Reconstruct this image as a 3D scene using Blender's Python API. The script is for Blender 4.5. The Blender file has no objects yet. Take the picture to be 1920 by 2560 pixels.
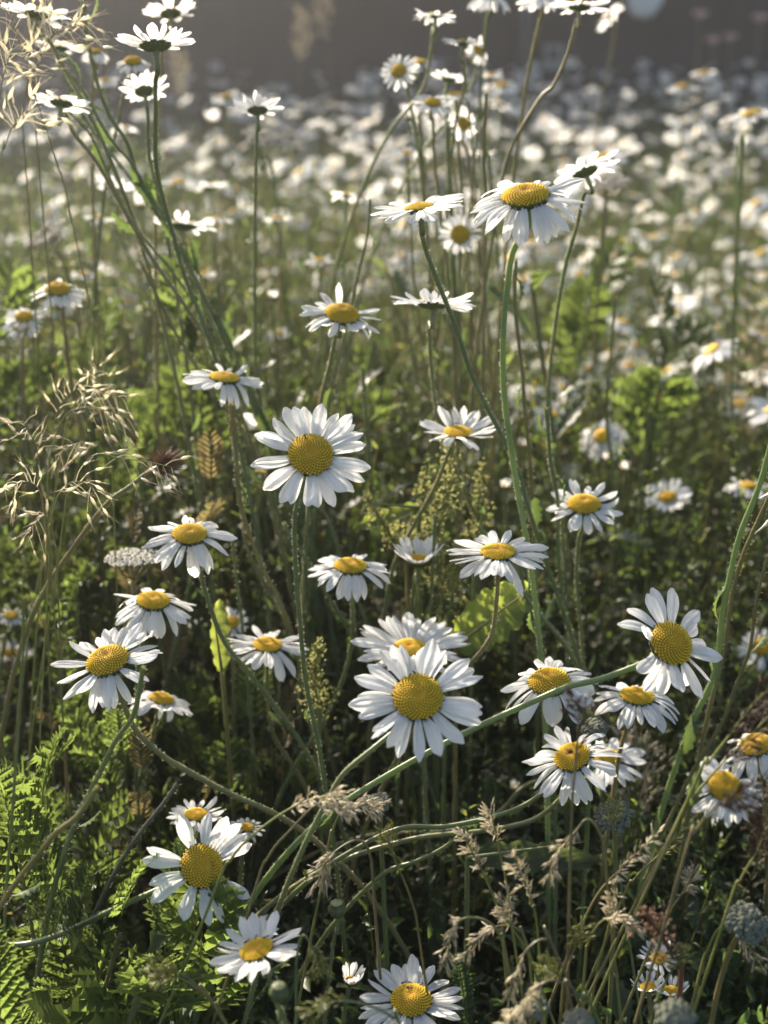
import bpy, math, random
import numpy as np
from mathutils import Vector, Matrix

SC = bpy.context.scene
COL = SC.collection
R = math.radians
rnd = random.Random(7)

# ------------------------------------------------------------------ camera
F_PX, CAMZ = 3400.0, 1.05
PITCH = math.atan((1280 + 180) / F_PX)
cam_d = bpy.data.cameras.new('camera')
cam = bpy.data.objects.new('camera', cam_d)
COL.objects.link(cam)
cam.location = (0, 0, CAMZ)
cam.rotation_euler = (math.pi / 2 - PITCH, 0, 0)
cam_d.sensor_fit = 'VERTICAL'
cam_d.sensor_height = 24
cam_d.lens = 24 * F_PX / 2560
cam_d.clip_start = 0.02
cam_d.clip_end = 500
cam_d.dof.use_dof = True
cam_d.dof.focus_distance = 0.80
cam_d.dof.aperture_fstop = (cam_d.lens / 1000) / 0.0078
SC.camera = cam

# ------------------------------------------------------------------ light
SUN_EL, SUN_AZ = R(27), R(-36)          # beyond the field, to the left
w = bpy.data.worlds.new('World')
SC.world = w
w.use_nodes = True
nt = w.node_tree
sky = nt.nodes.new('ShaderNodeTexSky')
sky.sky_type = 'NISHITA'
sky.sun_disc = False
sky.sun_elevation = SUN_EL
sky.sun_rotation = SUN_AZ
sky.air_density = 1.0
sky.dust_density = 3.0
nt.nodes['Background'].inputs['Strength'].default_value = 0.10
nt.links.new(sky.outputs[0], nt.nodes['Background'].inputs[0])
sl = bpy.data.lights.new('sun', 'SUN')
sl.energy = 5.0
sl.angle = R(0.6)
sl.color = (1.0, 0.89, 0.72)
so = bpy.data.objects.new('sun', sl)
COL.objects.link(so)
sun_dir = Vector((math.sin(SUN_AZ) * math.cos(SUN_EL), math.cos(SUN_AZ) * math.cos(SUN_EL), math.sin(SUN_EL)))
so.rotation_euler = sun_dir.to_track_quat('Z', 'Y').to_euler()
SC.view_settings.view_transform = 'Standard'
SC.view_settings.look = 'None'
SC.view_settings.exposure = 1.58
SC.view_settings.gamma = 1
SC.cycles.use_denoising = True
SC.cycles.max_bounces = 8
SC.cycles.transmission_bounces = 6
SC.cycles.diffuse_bounces = 4
SC.cycles.transparent_max_bounces = 8
SC.cycles.volume_bounces = 0
SC.cycles.sample_clamp_indirect = 6

# ------------------------------------------------------------------ picture measuring helpers (1659 x 2212 photo coordinates)
CAM = Vector((0, 0, CAMZ))
FWD = Vector((0, math.cos(PITCH), -math.sin(PITCH)))
RGT = Vector((1, 0, 0))
UPV = Vector((0, math.sin(PITCH), math.cos(PITCH)))
K = 1920 / 1659.0


def ray(x, y):
    return (FWD * F_PX + RGT * (x * K - 960) - UPV * (y * K - 1280)) / F_PX


def at_depth(x, y, d):
    return CAM + ray(x, y) * d


def at_plane(x, y, Y):
    r = ray(x, y)
    return CAM + r * (Y / r.y)


def at_height(x, y, z):
    r = ray(x, y)
    return CAM + r * ((z - CAMZ) / r.z)


def to_px(p):
    v = p - CAM
    d = v.dot(FWD)
    return ((v.dot(RGT) / d * F_PX + 960) / K, (-v.dot(UPV) / d * F_PX + 1280) / K, d)


# ------------------------------------------------------------------ materials
def new_mat(name):
    m = bpy.data.materials.new(name)
    m.use_nodes = True
    n = m.node_tree
    for x in list(n.nodes):
        n.nodes.remove(x)
    out = n.nodes.new('ShaderNodeOutputMaterial')
    return m, n, out


def leafy(name, base, trans, fac=0.45, rough=0.5, spec=0.35, var=0.25, noise_scale=60, second=None, use_col=False, bump=0.0, streak=False, seedvar=True):
    """diffuse + translucent sheet with procedural colour variation"""
    m, n, out = new_mat(name)
    L = n.links.new
    pr = n.nodes.new('ShaderNodeBsdfPrincipled')
    tr = n.nodes.new('ShaderNodeBsdfTranslucent')
    mx = n.nodes.new('ShaderNodeMixShader')
    mx.inputs[0].default_value = fac
    pr.inputs['Roughness'].default_value = rough
    pr.inputs['Specular IOR Level'].default_value = spec
    L(pr.outputs[0], mx.inputs[1])
    L(tr.outputs[0], mx.inputs[2])
    L(mx.outputs[0], out.inputs[0])
    tc = n.nodes.new('ShaderNodeTexCoord')
    no = n.nodes.new('ShaderNodeTexNoise')
    no.inputs['Scale'].default_value = noise_scale
    no.inputs['Detail'].default_value = 3
    L(tc.outputs['Object'], no.inputs['Vector'])
    oi = n.nodes.new('ShaderNodeObjectInfo')
    ad = n.nodes.new('ShaderNodeMath'); ad.operation = 'ADD'
    L(no.outputs[0], ad.inputs[0])
    if seedvar:
        L(oi.outputs['Random'], ad.inputs[1])
    else:
        ad.inputs[1].default_value = 0.5
    mr = n.nodes.new('ShaderNodeMapRange')
    mr.inputs[1].default_value = 0.4
    mr.inputs[2].default_value = 1.6
    mr.inputs[3].default_value = 1 - var
    mr.inputs[4].default_value = 1 + var
    L(ad.outputs[0], mr.inputs[0])

    def tint(c):
        rgb = n.nodes.new('ShaderNodeRGB'); rgb.outputs[0].default_value = (*c, 1)
        src = rgb.outputs[0]
        if second is not None:
            r2 = n.nodes.new('ShaderNodeRGB'); r2.outputs[0].default_value = (*[a * b for a, b in zip(c, second)], 1)
            mm = n.nodes.new('ShaderNodeMix'); mm.data_type = 'RGBA'
            n2 = n.nodes.new('ShaderNodeTexNoise'); n2.inputs['Scale'].default_value = noise_scale * .25
            L(tc.outputs['Object'], n2.inputs['Vector'])
            a2 = n.nodes.new('ShaderNodeMath'); a2.operation = 'ADD'
            L(n2.outputs[0], a2.inputs[0]); L(oi.outputs['Random'], a2.inputs[1])
            r = n.nodes.new('ShaderNodeMapRange'); r.inputs[1].default_value = .85; r.inputs[2].default_value = 1.35
            L(a2.outputs[0], r.inputs[0]); L(r.outputs[0], mm.inputs[0])
            L(src, mm.inputs[6]); L(r2.outputs[0], mm.inputs[7]); src = mm.outputs[2]
        if use_col:
            at = n.nodes.new('ShaderNodeAttribute'); at.attribute_name = 'Col'
            m3 = n.nodes.new('ShaderNodeMix'); m3.data_type = 'RGBA'; m3.blend_type = 'MULTIPLY'; m3.inputs[0].default_value = 1
            L(src, m3.inputs[6]); L(at.outputs['Color'], m3.inputs[7]); src = m3.outputs[2]
        vm = n.nodes.new('ShaderNodeVectorMath'); vm.operation = 'SCALE'
        L(src, vm.inputs[0]); L(mr.outputs[0], vm.inputs['Scale'])
        return vm.outputs[0]
    basecol = tint(base)
    if streak:
        uvn = n.nodes.new('ShaderNodeUVMap'); sp_ = n.nodes.new('ShaderNodeSeparateXYZ'); L(uvn.outputs[0], sp_.inputs[0])
        n6 = n.nodes.new('ShaderNodeTexNoise'); n6.inputs['Scale'].default_value = 5; L(uvn.outputs[0], n6.inputs['Vector'])
        s1 = n.nodes.new('ShaderNodeMath'); s1.operation = 'MULTIPLY_ADD'; s1.inputs[1].default_value = .35
        L(n6.outputs[0], s1.inputs[0]); L(sp_.outputs[0], s1.inputs[2])
        r1 = n.nodes.new('ShaderNodeMapRange'); r1.inputs[1].default_value = 1.12; r1.inputs[2].default_value = 1.24
        L(s1.outputs[0], r1.inputs[0])
        r2_ = n.nodes.new('ShaderNodeMapRange'); r2_.inputs[1].default_value = .72; r2_.inputs[2].default_value = .95
        L(oi.outputs['Random'], r2_.inputs[0])
        k1 = n.nodes.new('ShaderNodeMath'); k1.operation = 'MULTIPLY'; L(r1.outputs[0], k1.inputs[0]); L(r2_.outputs[0], k1.inputs[1])
        vo = n.nodes.new('ShaderNodeTexVoronoi'); vo.inputs['Scale'].default_value = 4.5; L(uvn.outputs[0], vo.inputs['Vector'])
        r3 = n.nodes.new('ShaderNodeMapRange'); r3.inputs[1].default_value = .055; r3.inputs[2].default_value = .03; L(vo.outputs['Distance'], r3.inputs[0])
        k2 = n.nodes.new('ShaderNodeMath'); k2.operation = 'MULTIPLY'; L(r3.outputs[0], k2.inputs[0]); L(r2_.outputs[0], k2.inputs[1])
        for fac_, colr in ((k1, (.42, .30, .17)), (k2, (.12, .10, .08))):
            mm_ = n.nodes.new('ShaderNodeMix'); mm_.data_type = 'RGBA'; mm_.inputs[7].default_value = (*colr, 1)
            L(fac_.outputs[0], mm_.inputs[0]); L(basecol, mm_.inputs[6]); basecol = mm_.outputs[2]
    L(basecol, pr.inputs['Base Color'])
    L(tint(trans), tr.inputs['Color'])
    if bump or streak:
        bp = n.nodes.new('ShaderNodeBump')
        bp.inputs['Strength'].default_value = bump or .5
        bp.inputs['Distance'].default_value = 0.0008
        if streak:
            uv = n.nodes.new('ShaderNodeUVMap')
            mp = n.nodes.new('ShaderNodeMapping'); mp.inputs['Scale'].default_value = (1.5, 14, 1)
            L(uv.outputs[0], mp.inputs[0])
            n4 = n.nodes.new('ShaderNodeTexNoise'); n4.inputs['Scale'].default_value = 1.6; n4.inputs['Detail'].default_value = 3
            L(mp.outputs[0], n4.inputs['Vector']); L(n4.outputs[0], bp.inputs['Height'])
        else:
            L(no.outputs[0], bp.inputs['Height'])
        L(bp.outputs[0], pr.inputs['Normal'])
        L(bp.outputs[0], tr.inputs['Normal'])
    return m


def solid(name, base, rough=0.7, var=0.2, scale=80, use_col=False, bump=0.3, spec=.3, second=None):
    m, n, out = new_mat(name)
    L = n.links.new
    pr = n.nodes.new('ShaderNodeBsdfPrincipled')
    pr.inputs['Roughness'].default_value = rough
    pr.inputs['Specular IOR Level'].default_value = spec
    L(pr.outputs[0], out.inputs[0])
    tc = n.nodes.new('ShaderNodeTexCoord')
    no = n.nodes.new('ShaderNodeTexNoise'); no.inputs['Scale'].default_value = scale; no.inputs['Detail'].default_value = 4
    L(tc.outputs['Object'], no.inputs['Vector'])
    mr = n.nodes.new('ShaderNodeMapRange'); mr.inputs[3].default_value = 1 - var; mr.inputs[4].default_value = 1 + var
    mr.inputs[1].default_value = .3; mr.inputs[2].default_value = .7
    L(no.outputs[0], mr.inputs[0])
    rgb = n.nodes.new('ShaderNodeRGB'); rgb.outputs[0].default_value = (*base, 1)
    src = rgb.outputs[0]
    if second is not None:
        mm = n.nodes.new('ShaderNodeMix'); mm.data_type = 'RGBA'
        r2 = n.nodes.new('ShaderNodeRGB'); r2.outputs[0].default_value = (*second, 1)
        n2 = n.nodes.new('ShaderNodeTexNoise'); n2.inputs['Scale'].default_value = scale * .2
        L(tc.outputs['Object'], n2.inputs['Vector'])
        oi = n.nodes.new('ShaderNodeObjectInfo')
        a2 = n.nodes.new('ShaderNodeMath'); a2.operation = 'ADD'
        L(n2.outputs[0], a2.inputs[0]); L(oi.outputs['Random'], a2.inputs[1])
        r = n.nodes.new('ShaderNodeMapRange'); r.inputs[1].default_value = .7; r.inputs[2].default_value = 1.4
        L(a2.outputs[0], r.inputs[0]); L(r.outputs[0], mm.inputs[0])
        L(src, mm.inputs[6]); L(r2.outputs[0], mm.inputs[7]); src = mm.outputs[2]
    if use_col:
        at = n.nodes.new('ShaderNodeAttribute'); at.attribute_name = 'Col'
        m3 = n.nodes.new('ShaderNodeMix'); m3.data_type = 'RGBA'; m3.blend_type = 'MULTIPLY'; m3.inputs[0].default_value = 1
        L(src, m3.inputs[6]); L(at.outputs['Color'], m3.inputs[7]); src = m3.outputs[2]
    vm = n.nodes.new('ShaderNodeVectorMath'); vm.operation = 'SCALE'
    L(src, vm.inputs[0]); L(mr.outputs[0], vm.inputs['Scale'])
    L(vm.outputs[0], pr.inputs['Base Color'])
    if bump:
        bp = n.nodes.new('ShaderNodeBump'); bp.inputs['Strength'].default_value = bump; bp.inputs['Distance'].default_value = .001
        L(no.outputs[0], bp.inputs['Height']); L(bp.outputs[0], pr.inputs['Normal'])
    return m


M = {}
M['petal'] = leafy('petal_white', (.88, .88, .87), (.94, .92, .87), fac=.56, rough=.45, spec=.3, var=.05, noise_scale=300, streak=True, bump=.9)
M['disc'] = solid('disc_yellow', (1, 1, 1), rough=.7, var=.12, scale=500, use_col=True, bump=.2)
M['calyx'] = solid('calyx_green', (1, 1, 1), rough=.6, var=.25, scale=600, use_col=True)
M['stem'] = leafy('stem_green', (.15, .19, .075), (.24, .28, .08), fac=.25, rough=.38, spec=.5, var=.25, noise_scale=90, second=(1.05, .72, .75), bump=.3)
M['stem_pale'] = leafy('stem_pale_green', (.20, .27, .10), (.30, .36, .10), fac=.3, rough=.38, spec=.5, var=.15, noise_scale=90, bump=.3)
M['hair'] = leafy('stem_hair', (.6, .6, .5), (.75, .72, .55), fac=.55, rough=.6, var=.1)
M['leaf'] = leafy('leaf_green', (.040, .062, .022), (.19, .25, .055), fac=.50, rough=.42, spec=.45, var=.35, noise_scale=70, bump=.4)
M['stem_leaf'] = leafy('stem_leaf_green', (.055, .085, .030), (.13, .19, .045), fac=.4, rough=.4, spec=.5, var=.3, noise_scale=200, bump=.5)
M['fern'] = leafy('feather_leaf', (.040, .062, .022), (.20, .27, .055), fac=.50, rough=.45, spec=.4, var=.35, noise_scale=60, bump=.3)
M['redfern'] = leafy('red_leaf', (.10, .085, .04), (.26, .21, .08), fac=.45, rough=.5, spec=.4, var=.35, noise_scale=60)
M['grey_leaf'] = leafy('grey_leaf', (.075, .11, .055), (.14, .21, .06), fac=.4, rough=.6, spec=.3, var=.3)
M['dock'] = leafy('dock_leaf', (.08, .12, .03), (.36, .43, .07), fac=.55, rough=.45, spec=.4, var=.25, noise_scale=120, bump=.6)
M['grass'] = leafy('grass_blades', (1, 1, 1), (4.3, 4.0, 2.3), fac=.48, rough=.45, spec=.4, var=.2, noise_scale=20, use_col=True, seedvar=False)
M['husk'] = leafy('dry_husk', (.62, .57, .44), (.92, .86, .68), fac=.6, rough=.25, spec=.6, var=.3, noise_scale=200)
M['husk_pink'] = leafy('pink_husk', (.46, .41, .31), (.66, .59, .43), fac=.5, rough=.4, spec=.5, var=.3, noise_scale=200)
M['husk_green'] = leafy('green_husk', (.20, .22, .07), (.42, .40, .10), fac=.45, rough=.4, spec=.5, var=.3, noise_scale=200)
M['husk_dark'] = leafy('dark_husk', (.075, .042, .026), (.13, .07, .035), fac=.3, rough=.5, spec=.4, var=.35, noise_scale=200)
M['dry_stem'] = leafy('dry_stem', (.20, .17, .09), (.3, .24, .1), fac=.25, rough=.4, spec=.5, var=.25, second=(.8, 1.05, .6))
M['umbel'] = leafy('umbel_floret', (.62, .60, .54), (.6, .56, .44), fac=.35, rough=.7, var=.2, noise_scale=300)
M['umbel_pink'] = leafy('pink_umbel_floret', (.46, .42, .35), (.50, .44, .34), fac=.35, rough=.7, var=.2, noise_scale=300)
M['yarrow'] = solid('yarrow_bud', (.11, .115, .080), rough=.85, var=.3, scale=900)
M['seed'] = leafy('dock_seed', (.19, .20, .06), (.38, .37, .13), fac=.45, rough=.6, var=.35, noise_scale=400)
M['seed_red'] = leafy('red_dock_seed', (.20, .12, .08), (.34, .20, .12), fac=.4, rough=.6, var=.35, noise_scale=400)
M['bract_brown'] = leafy('bristle_bract', (.16, .10, .06), (.32, .16, .09), fac=.4, rough=.5, var=.4, noise_scale=300)
M['grey_stalk'] = solid('grey_stalk', (.13, .13, .09), rough=.55, var=.3, scale=120)
M['pod'] = solid('poppy_pod', (.07, .085, .035), rough=.6, var=.3, scale=300)
M['ant'] = solid('ant_black', (.012, .010, .009), rough=.3, var=.1, bump=0, spec=.5)
M['soil'] = solid('soil', (.045, .036, .024), rough=.95, var=.5, scale=12, bump=.8, second=(.03, .04, .015))
M['fence'] = solid('fence_board', (.026, .023, .026), rough=.85, var=.7, scale=2.2, bump=.4)
M['bright_spot'] = solid('patch_pale', (.62, .62, .60), rough=.5, var=.1, scale=8)  # even pale colour standing in for a bright spot at the fence
M['post'] = solid('post_paint', (.07, .07, .075), rough=.6, var=.15, scale=10)
M['latch'] = solid('latch_metal', (.28, .27, .26), rough=.45, var=.2, scale=30)
M['pinkflower'] = leafy('pink_petals', (.62, .42, .42), (.6, .4, .36), fac=.4, rough=.6, var=.1)


# ------------------------------------------------------------------ mesh helpers
class MB:
    def __init__(s):
        s.v, s.f, s.uv, s.c, s.mi, s.n = [], [], [], [], [], 0

    def add(s, V, Fs, uv=None, col=None, mi=0):
        V = np.asarray(V, dtype=np.float64).reshape(-1, 3)
        b = s.n
        s.v.append(V)
        s.f.extend([tuple(int(i) + b for i in f) for f in Fs])
        s.mi.extend([mi] * len(Fs))
        s.uv.append(np.asarray(uv, dtype=np.float64) if uv is not None else np.zeros((len(V), 2)))
        if col is None:
            col = np.ones((len(V), 3))
        col = np.asarray(col, dtype=np.float64)
        if col.ndim == 1:
            col = np.tile(col, (len(V), 1))
        s.c.append(col)
        s.n += len(V)

    def mesh(s, name, mats, smooth=True):
        V = np.concatenate(s.v); UV = np.concatenate(s.uv); C = np.concatenate(s.c)
        me = bpy.data.meshes.new(name)
        me.from_pydata(V.tolist(), [], s.f)
        for m in (mats if isinstance(mats, (list, tuple)) else [mats]):
            me.materials.append(M[m])
        li = np.zeros(len(me.loops), dtype=np.int32)
        me.loops.foreach_get('vertex_index', li)
        ul = me.uv_layers.new(name='UVMap')
        ul.data.foreach_set('uv', UV[li].ravel())
        ca = me.color_attributes.new('Col', 'FLOAT_COLOR', 'POINT')
        ca.data.foreach_set('color', np.concatenate([C, np.ones((len(C), 1))], axis=1).ravel())
        me.polygons.foreach_set('use_smooth', [smooth] * len(me.polygons))
        me.polygons.foreach_set('material_index', s.mi)
        me.update()
        return me


def bulk_mesh(name, V, F, C, mat, smooth=True):
    """fast route for large merged meshes; F is an (n,k) int array"""
    me = bpy.data.meshes.new(name)
    k = F.shape[1]
    me.vertices.add(len(V)); me.vertices.foreach_set('co', V.ravel())
    me.loops.add(F.size); me.loops.foreach_set('vertex_index', F.ravel().astype(np.int32))
    me.polygons.add(len(F))
    me.polygons.foreach_set('loop_start', np.arange(0, F.size, k, dtype=np.int32))
    me.polygons.foreach_set('use_smooth', np.full(len(F), smooth))
    ca = me.color_attributes.new('Col', 'FLOAT_COLOR', 'POINT')
    ca.data.foreach_set('color', np.concatenate([C, np.ones((len(C), 1))], axis=1).ravel())
    me.materials.append(M[mat])
    me.update(calc_edges=True)
    me.validate()
    return me


def catmull(pts, per=5):
    P = [Vector(p) for p in pts]
    P = [P[0] * 2 - P[1]] + P + [P[-1] * 2 - P[-2]]
    out = []
    for i in range(1, len(P) - 2):
        p0, p1, p2, p3 = P[i - 1:i + 3]
        for k in range(per):
            t = k / per
            out.append(0.5 * ((2 * p1) + (p2 - p0) * t + (2 * p0 - 5 * p1 + 4 * p2 - p3) * t * t + (3 * p1 - p0 - 3 * p2 + p3) * t ** 3))
    out.append(P[-2].copy())
    return out


def tube(mb, pts, r0, r1, sides=6, mi=0, col=None, ridge=0.0, cap=False, taper=None):
    n = len(pts)
    pts = [Vector(p) for p in pts]
    up = Vector((0, 1, 0.01))
    V, uv = [], []
    prev = None
    for i, p in enumerate(pts):
        t = (pts[min(i + 1, n - 1)] - pts[max(i - 1, 0)])
        if t.length < 1e-9:
            t = Vector((0, 0, 1))
        t.normalize()
        if prev is None:
            a = t.cross(up)
            if a.length < 1e-3:
                a = t.cross(Vector((1, 0, 0)))
        else:
            a = prev - t * prev.dot(t)
        a.normalize(); prev = a
        b = t.cross(a)
        u = i / (n - 1)
        r = r0 + (r1 - r0) * u if taper is None else taper(u)
        for k in range(sides):
            th = 2 * math.pi * k / sides
            rr = r * (1 + (ridge if k % 2 else -ridge))
            V.append(p + a * math.cos(th) * rr + b * math.sin(th) * rr)
            uv.append((u, k / sides))
    Fs = []
    for i in range(n - 1):
        for k in range(sides):
            k2 = (k + 1) % sides
            Fs.append((i * sides + k, i * sides + k2, (i + 1) * sides + k2, (i + 1) * sides + k))
    if cap:
        Fs.append(tuple(range(sides))[::-1])
        Fs.append(tuple((n - 1) * sides + k for k in range(sides)))
    mb.add([tuple(v) for v in V], Fs, uv, col, mi)


def hairs(mb, pts, r, per_m=2600, length=.0011, mi=1, rg=rnd):
    pts = [Vector(p) for p in pts]
    V, Fs = [], []
    for i in range(len(pts) - 1):
        a, b = pts[i], pts[i + 1]
        d = b - a
        L = d.length
        if L < 1e-6:
            continue
        t = d / L
        for _ in range(int(L * per_m + rg.random())):
            s = Vector((rg.gauss(0, 1), rg.gauss(0, 1), rg.gauss(0, 1)))
            s = s - t * s.dot(t)
            if s.length < .1:
                continue
            s.normalize()
            p = a + d * rg.random() + s * r * .9
            e = p + s * (r * .1 + length * rg.uniform(.6, 1.25)) + t * rg.uniform(-.0004, .0004)
            q = t * .00008
            k = len(V)
            V += [p - q, p + q, e]
            Fs.append((k, k + 1, k + 2))
    if V:
        mb.add([tuple(v) for v in V], Fs, mi=mi)


def link(name, me, parent=None, mw=None, label=None):
    o = bpy.data.objects.new(name, me)
    COL.objects.link(o)
    if parent is not None:
        o.parent = parent
    if mw is not None:
        o.matrix_basis = mw
    if label:
        o['label'] = label
    return o


def thing(name, label, cat, loc=(0, 0, 0), group=None, me=None, rot=None):
    o = bpy.data.objects.new(name, me)
    COL.objects.link(o)
    o.location = loc
    if rot is not None:
        o.rotation_euler = rot
    o['label'] = label
    o['category'] = cat
    if group:
        o['group'] = group
    return o


def copy_tree(o, parent=None):
    c = o.copy()
    COL.objects.link(c)
    c.parent = parent
    for ch in o.children:
        copy_tree(ch, c)
    return c


def frame(x_axis, z_axis, origin, scale=1.0):
    z = Vector(z_axis).normalized()
    x = Vector(x_axis) - z * Vector(x_axis).dot(z)
    if x.length < 1e-5:
        x = z.orthogonal()
    x.normalize()
    y = z.cross(x)
    m = Matrix((x, y, z)).transposed().to_4x4()
    return Matrix.Translation(Vector(origin)) @ m @ Matrix.Scale(scale, 4)


# ------------------------------------------------------------------ daisy building blocks
def petal_geo(width=.32, a0=0.0, a1=-.5, a2=0.0, cup=.02, twist=0.0, notch=1.0, ns=11, ntr=9, seed=0, fold=0.0):
    g = random.Random(seed)
    V, uv = [], []
    ph = [g.uniform(0, 6.28) for _ in range(4)]
    cx, cz, ang = 0.0, 0.0, a0
    prev_s = 0
    teeth = [g.uniform(.3, 1.0) * .035 * notch for _ in range(3)]
    skew = g.uniform(-.05, .05)
    for i in range(ns):
        s = i / (ns - 1)
        ds = s - prev_s
        prev_s = s
        ang = a0 + a1 * s + a2 * s * s
        cx += math.cos(ang) * ds
        cz += math.sin(ang) * ds
        # narrow claw, widest beyond the middle, rounded end
        wd = width * (.42 + .58 * math.sin(min(1, s / .62) * math.pi / 2) ** 1.2)
        if s > .66:
            q = (s - .66) / .34
            wd *= math.sqrt(max(0.0, 1 - q ** 2.1 * .90))
        side = skew * math.sin(s * 2.6) + .01 * math.sin(7 * s + ph[0])
        for j in range(ntr):
            t = j / (ntr - 1) * 2 - 1
            y = t * wd / 2
            z = -.017 * math.cos(t * math.pi * 2.1) * (1 - .45 * s) + cup * t * t + fold * t * s * .1
            z += .007 * math.sin(9 * s + ph[1] + 2 * t) * s
            tooth = 0
            if s > .8:
                k = min(2, int((t + 1) / 2 * 3))
                tooth = (s - .8) / .2 * (teeth[k] * abs(math.sin((t + 1) / 2 * 3 * math.pi)) - .035 * t * t)
            tw = twist * s
            y2 = y * math.cos(tw) - z * math.sin(tw)
            z2 = y * math.sin(tw) + z * math.cos(tw)
            V.append((cx + math.cos(ang) * tooth - math.sin(ang) * z2, y2 + side, cz + math.sin(ang) * tooth + math.cos(ang) * z2))
            uv.append((s, j / (ntr - 1)))
    Fs = []
    for i in range(ns - 1):
        for j in range(ntr - 1):
            a = i * ntr + j
            Fs.append((a, a + 1, a + ntr + 1, a + ntr))
    return V, Fs, uv


petal_kinds = {'flat': [], 'droop': [], 'up': [], 'curl': []}
_s = 0
for kind, params in {
    'flat': [(.05, -.22, 0), (.02, -.10, -.1), (.10, -.35, 0), (.0, .06, -.12), (.06, -.3, .1), (.04, -.18, -.1)],
    'droop': [(.10, -.9, 0), (.15, -1.2, .2), (.05, -.7, -.2), (.1, -.8, .2)],
    'up': [(.0, .35, 0), (-.05, .5, -.2), (0, .3, .2)],
    'curl': [(.0, -.4, 1.6), (.0, -.2, -2.0), (.1, -.5, -1.2)],
}.items():
    for (a0, a1, a2) in params:
        for wv in (.28, .36):
            _s += 1
            mb = MB()
            V, Fs, uv = petal_geo(width=wv * rnd.uniform(.93, 1.08), a0=a0, a1=a1, a2=a2, cup=rnd.uniform(-.02, .035), twist=rnd.uniform(-.35, .35), seed=_s)
            mb.add(V, Fs, uv)
            petal_kinds[kind].append(mb.mesh('petal_' + kind, 'petal'))


def disc_geo(mb, n=250, height=.40, dimple=.12, low=False, seed=0):
    g = random.Random(seed)

    def prof(r):
        return height * (1 - r ** 2.3) - dimple * math.exp(-(r / .22) ** 2)
    # base dome
    rings, seg = (5, 12) if low else (9, 24)
    V, Fs, C = [(0, 0, prof(0))], [], [(.55, .27, .012)]
    for i in range(1, rings + 1):
        r = i / rings
        for k in range(seg):
            a = 2 * math.pi * k / seg
            V.append((math.cos(a) * r, math.sin(a) * r, prof(r)))
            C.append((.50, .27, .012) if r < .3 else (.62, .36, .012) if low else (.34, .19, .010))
    for k in range(seg):
        a = 2 * math.pi * k / seg
        V.append((math.cos(a) * .9, math.sin(a) * .9, -.12)); C.append((.2, .16, .02))
    for k in range(seg):
        Fs.append((0, 1 + k, 1 + (k + 1) % seg))
    for i in range(rings):
        for k in range(seg):
            a, b = 1 + i * seg + k, 1 + i * seg + (k + 1) % seg
            Fs.append((a, a + seg, b + seg, b))
    mb.add(V, Fs, col=C)
    if low:
        return
    ga = math.pi * (3 - math.sqrt(5))
    for i in range(n):
        u = (i + .5) / n
        r = math.sqrt(u)
        a = i * ga
        x, y, z = math.cos(a) * r, math.sin(a) * r, prof(r)
        e = .01
        sl = (prof(r + e) - prof(max(0, r - e))) / (e + min(r, e))
        nrm = Vector((-sl * math.cos(a), -sl * math.sin(a), 1)).normalized()
        rad = .034 + .020 * r
        h = .045 + .085 * r ** 2
        t1 = nrm.orthogonal().normalized(); t2 = nrm.cross(t1)
        base = Vector((x, y, z)) - nrm * .01
        ph = g.random() * 6.28
        VV = []
        for lvl, (rr, hh) in enumerate(((1.0, 0), (1.05, .6), (.55, 1.0))):
            for k in range(5):
                th = ph + 2 * math.pi * k / 5
                VV.append(tuple(base + (t1 * math.cos(th) + t2 * math.sin(th)) * rad * rr + nrm * h * hh))
        VV.append(tuple(base + nrm * h * (1.05 if r < .55 else .75)))
        FF = []
        for lv in range(2):
            for k in range(5):
                k2 = (k + 1) % 5
                FF.append((lv * 5 + k, lv * 5 + k2, lv * 5 + 5 + k2, lv * 5 + 5 + k))
        for k in range(5):
            FF.append((10 + k, 10 + (k + 1) % 5, 15))
        j = g.uniform(.85, 1.15)
        if r < .22:
            c = (.50 * j, .28 * j, .014)
        elif r < .6:
            c = (.62 * j, .40 * j, .018)
        else:
            c = (.68 * j, .46 * j, .026)
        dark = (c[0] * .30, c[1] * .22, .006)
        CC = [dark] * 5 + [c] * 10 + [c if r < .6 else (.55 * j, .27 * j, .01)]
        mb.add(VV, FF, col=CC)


discs = []
for i, (h, d) in enumerate([(.34, .10), (.46, .13), (.28, .12), (.55, .10)]):
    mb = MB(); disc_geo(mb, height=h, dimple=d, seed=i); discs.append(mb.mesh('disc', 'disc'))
mb = MB(); disc_geo(mb, low=True, height=.4); disc_low = mb.mesh('disc_small', 'disc')


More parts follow.
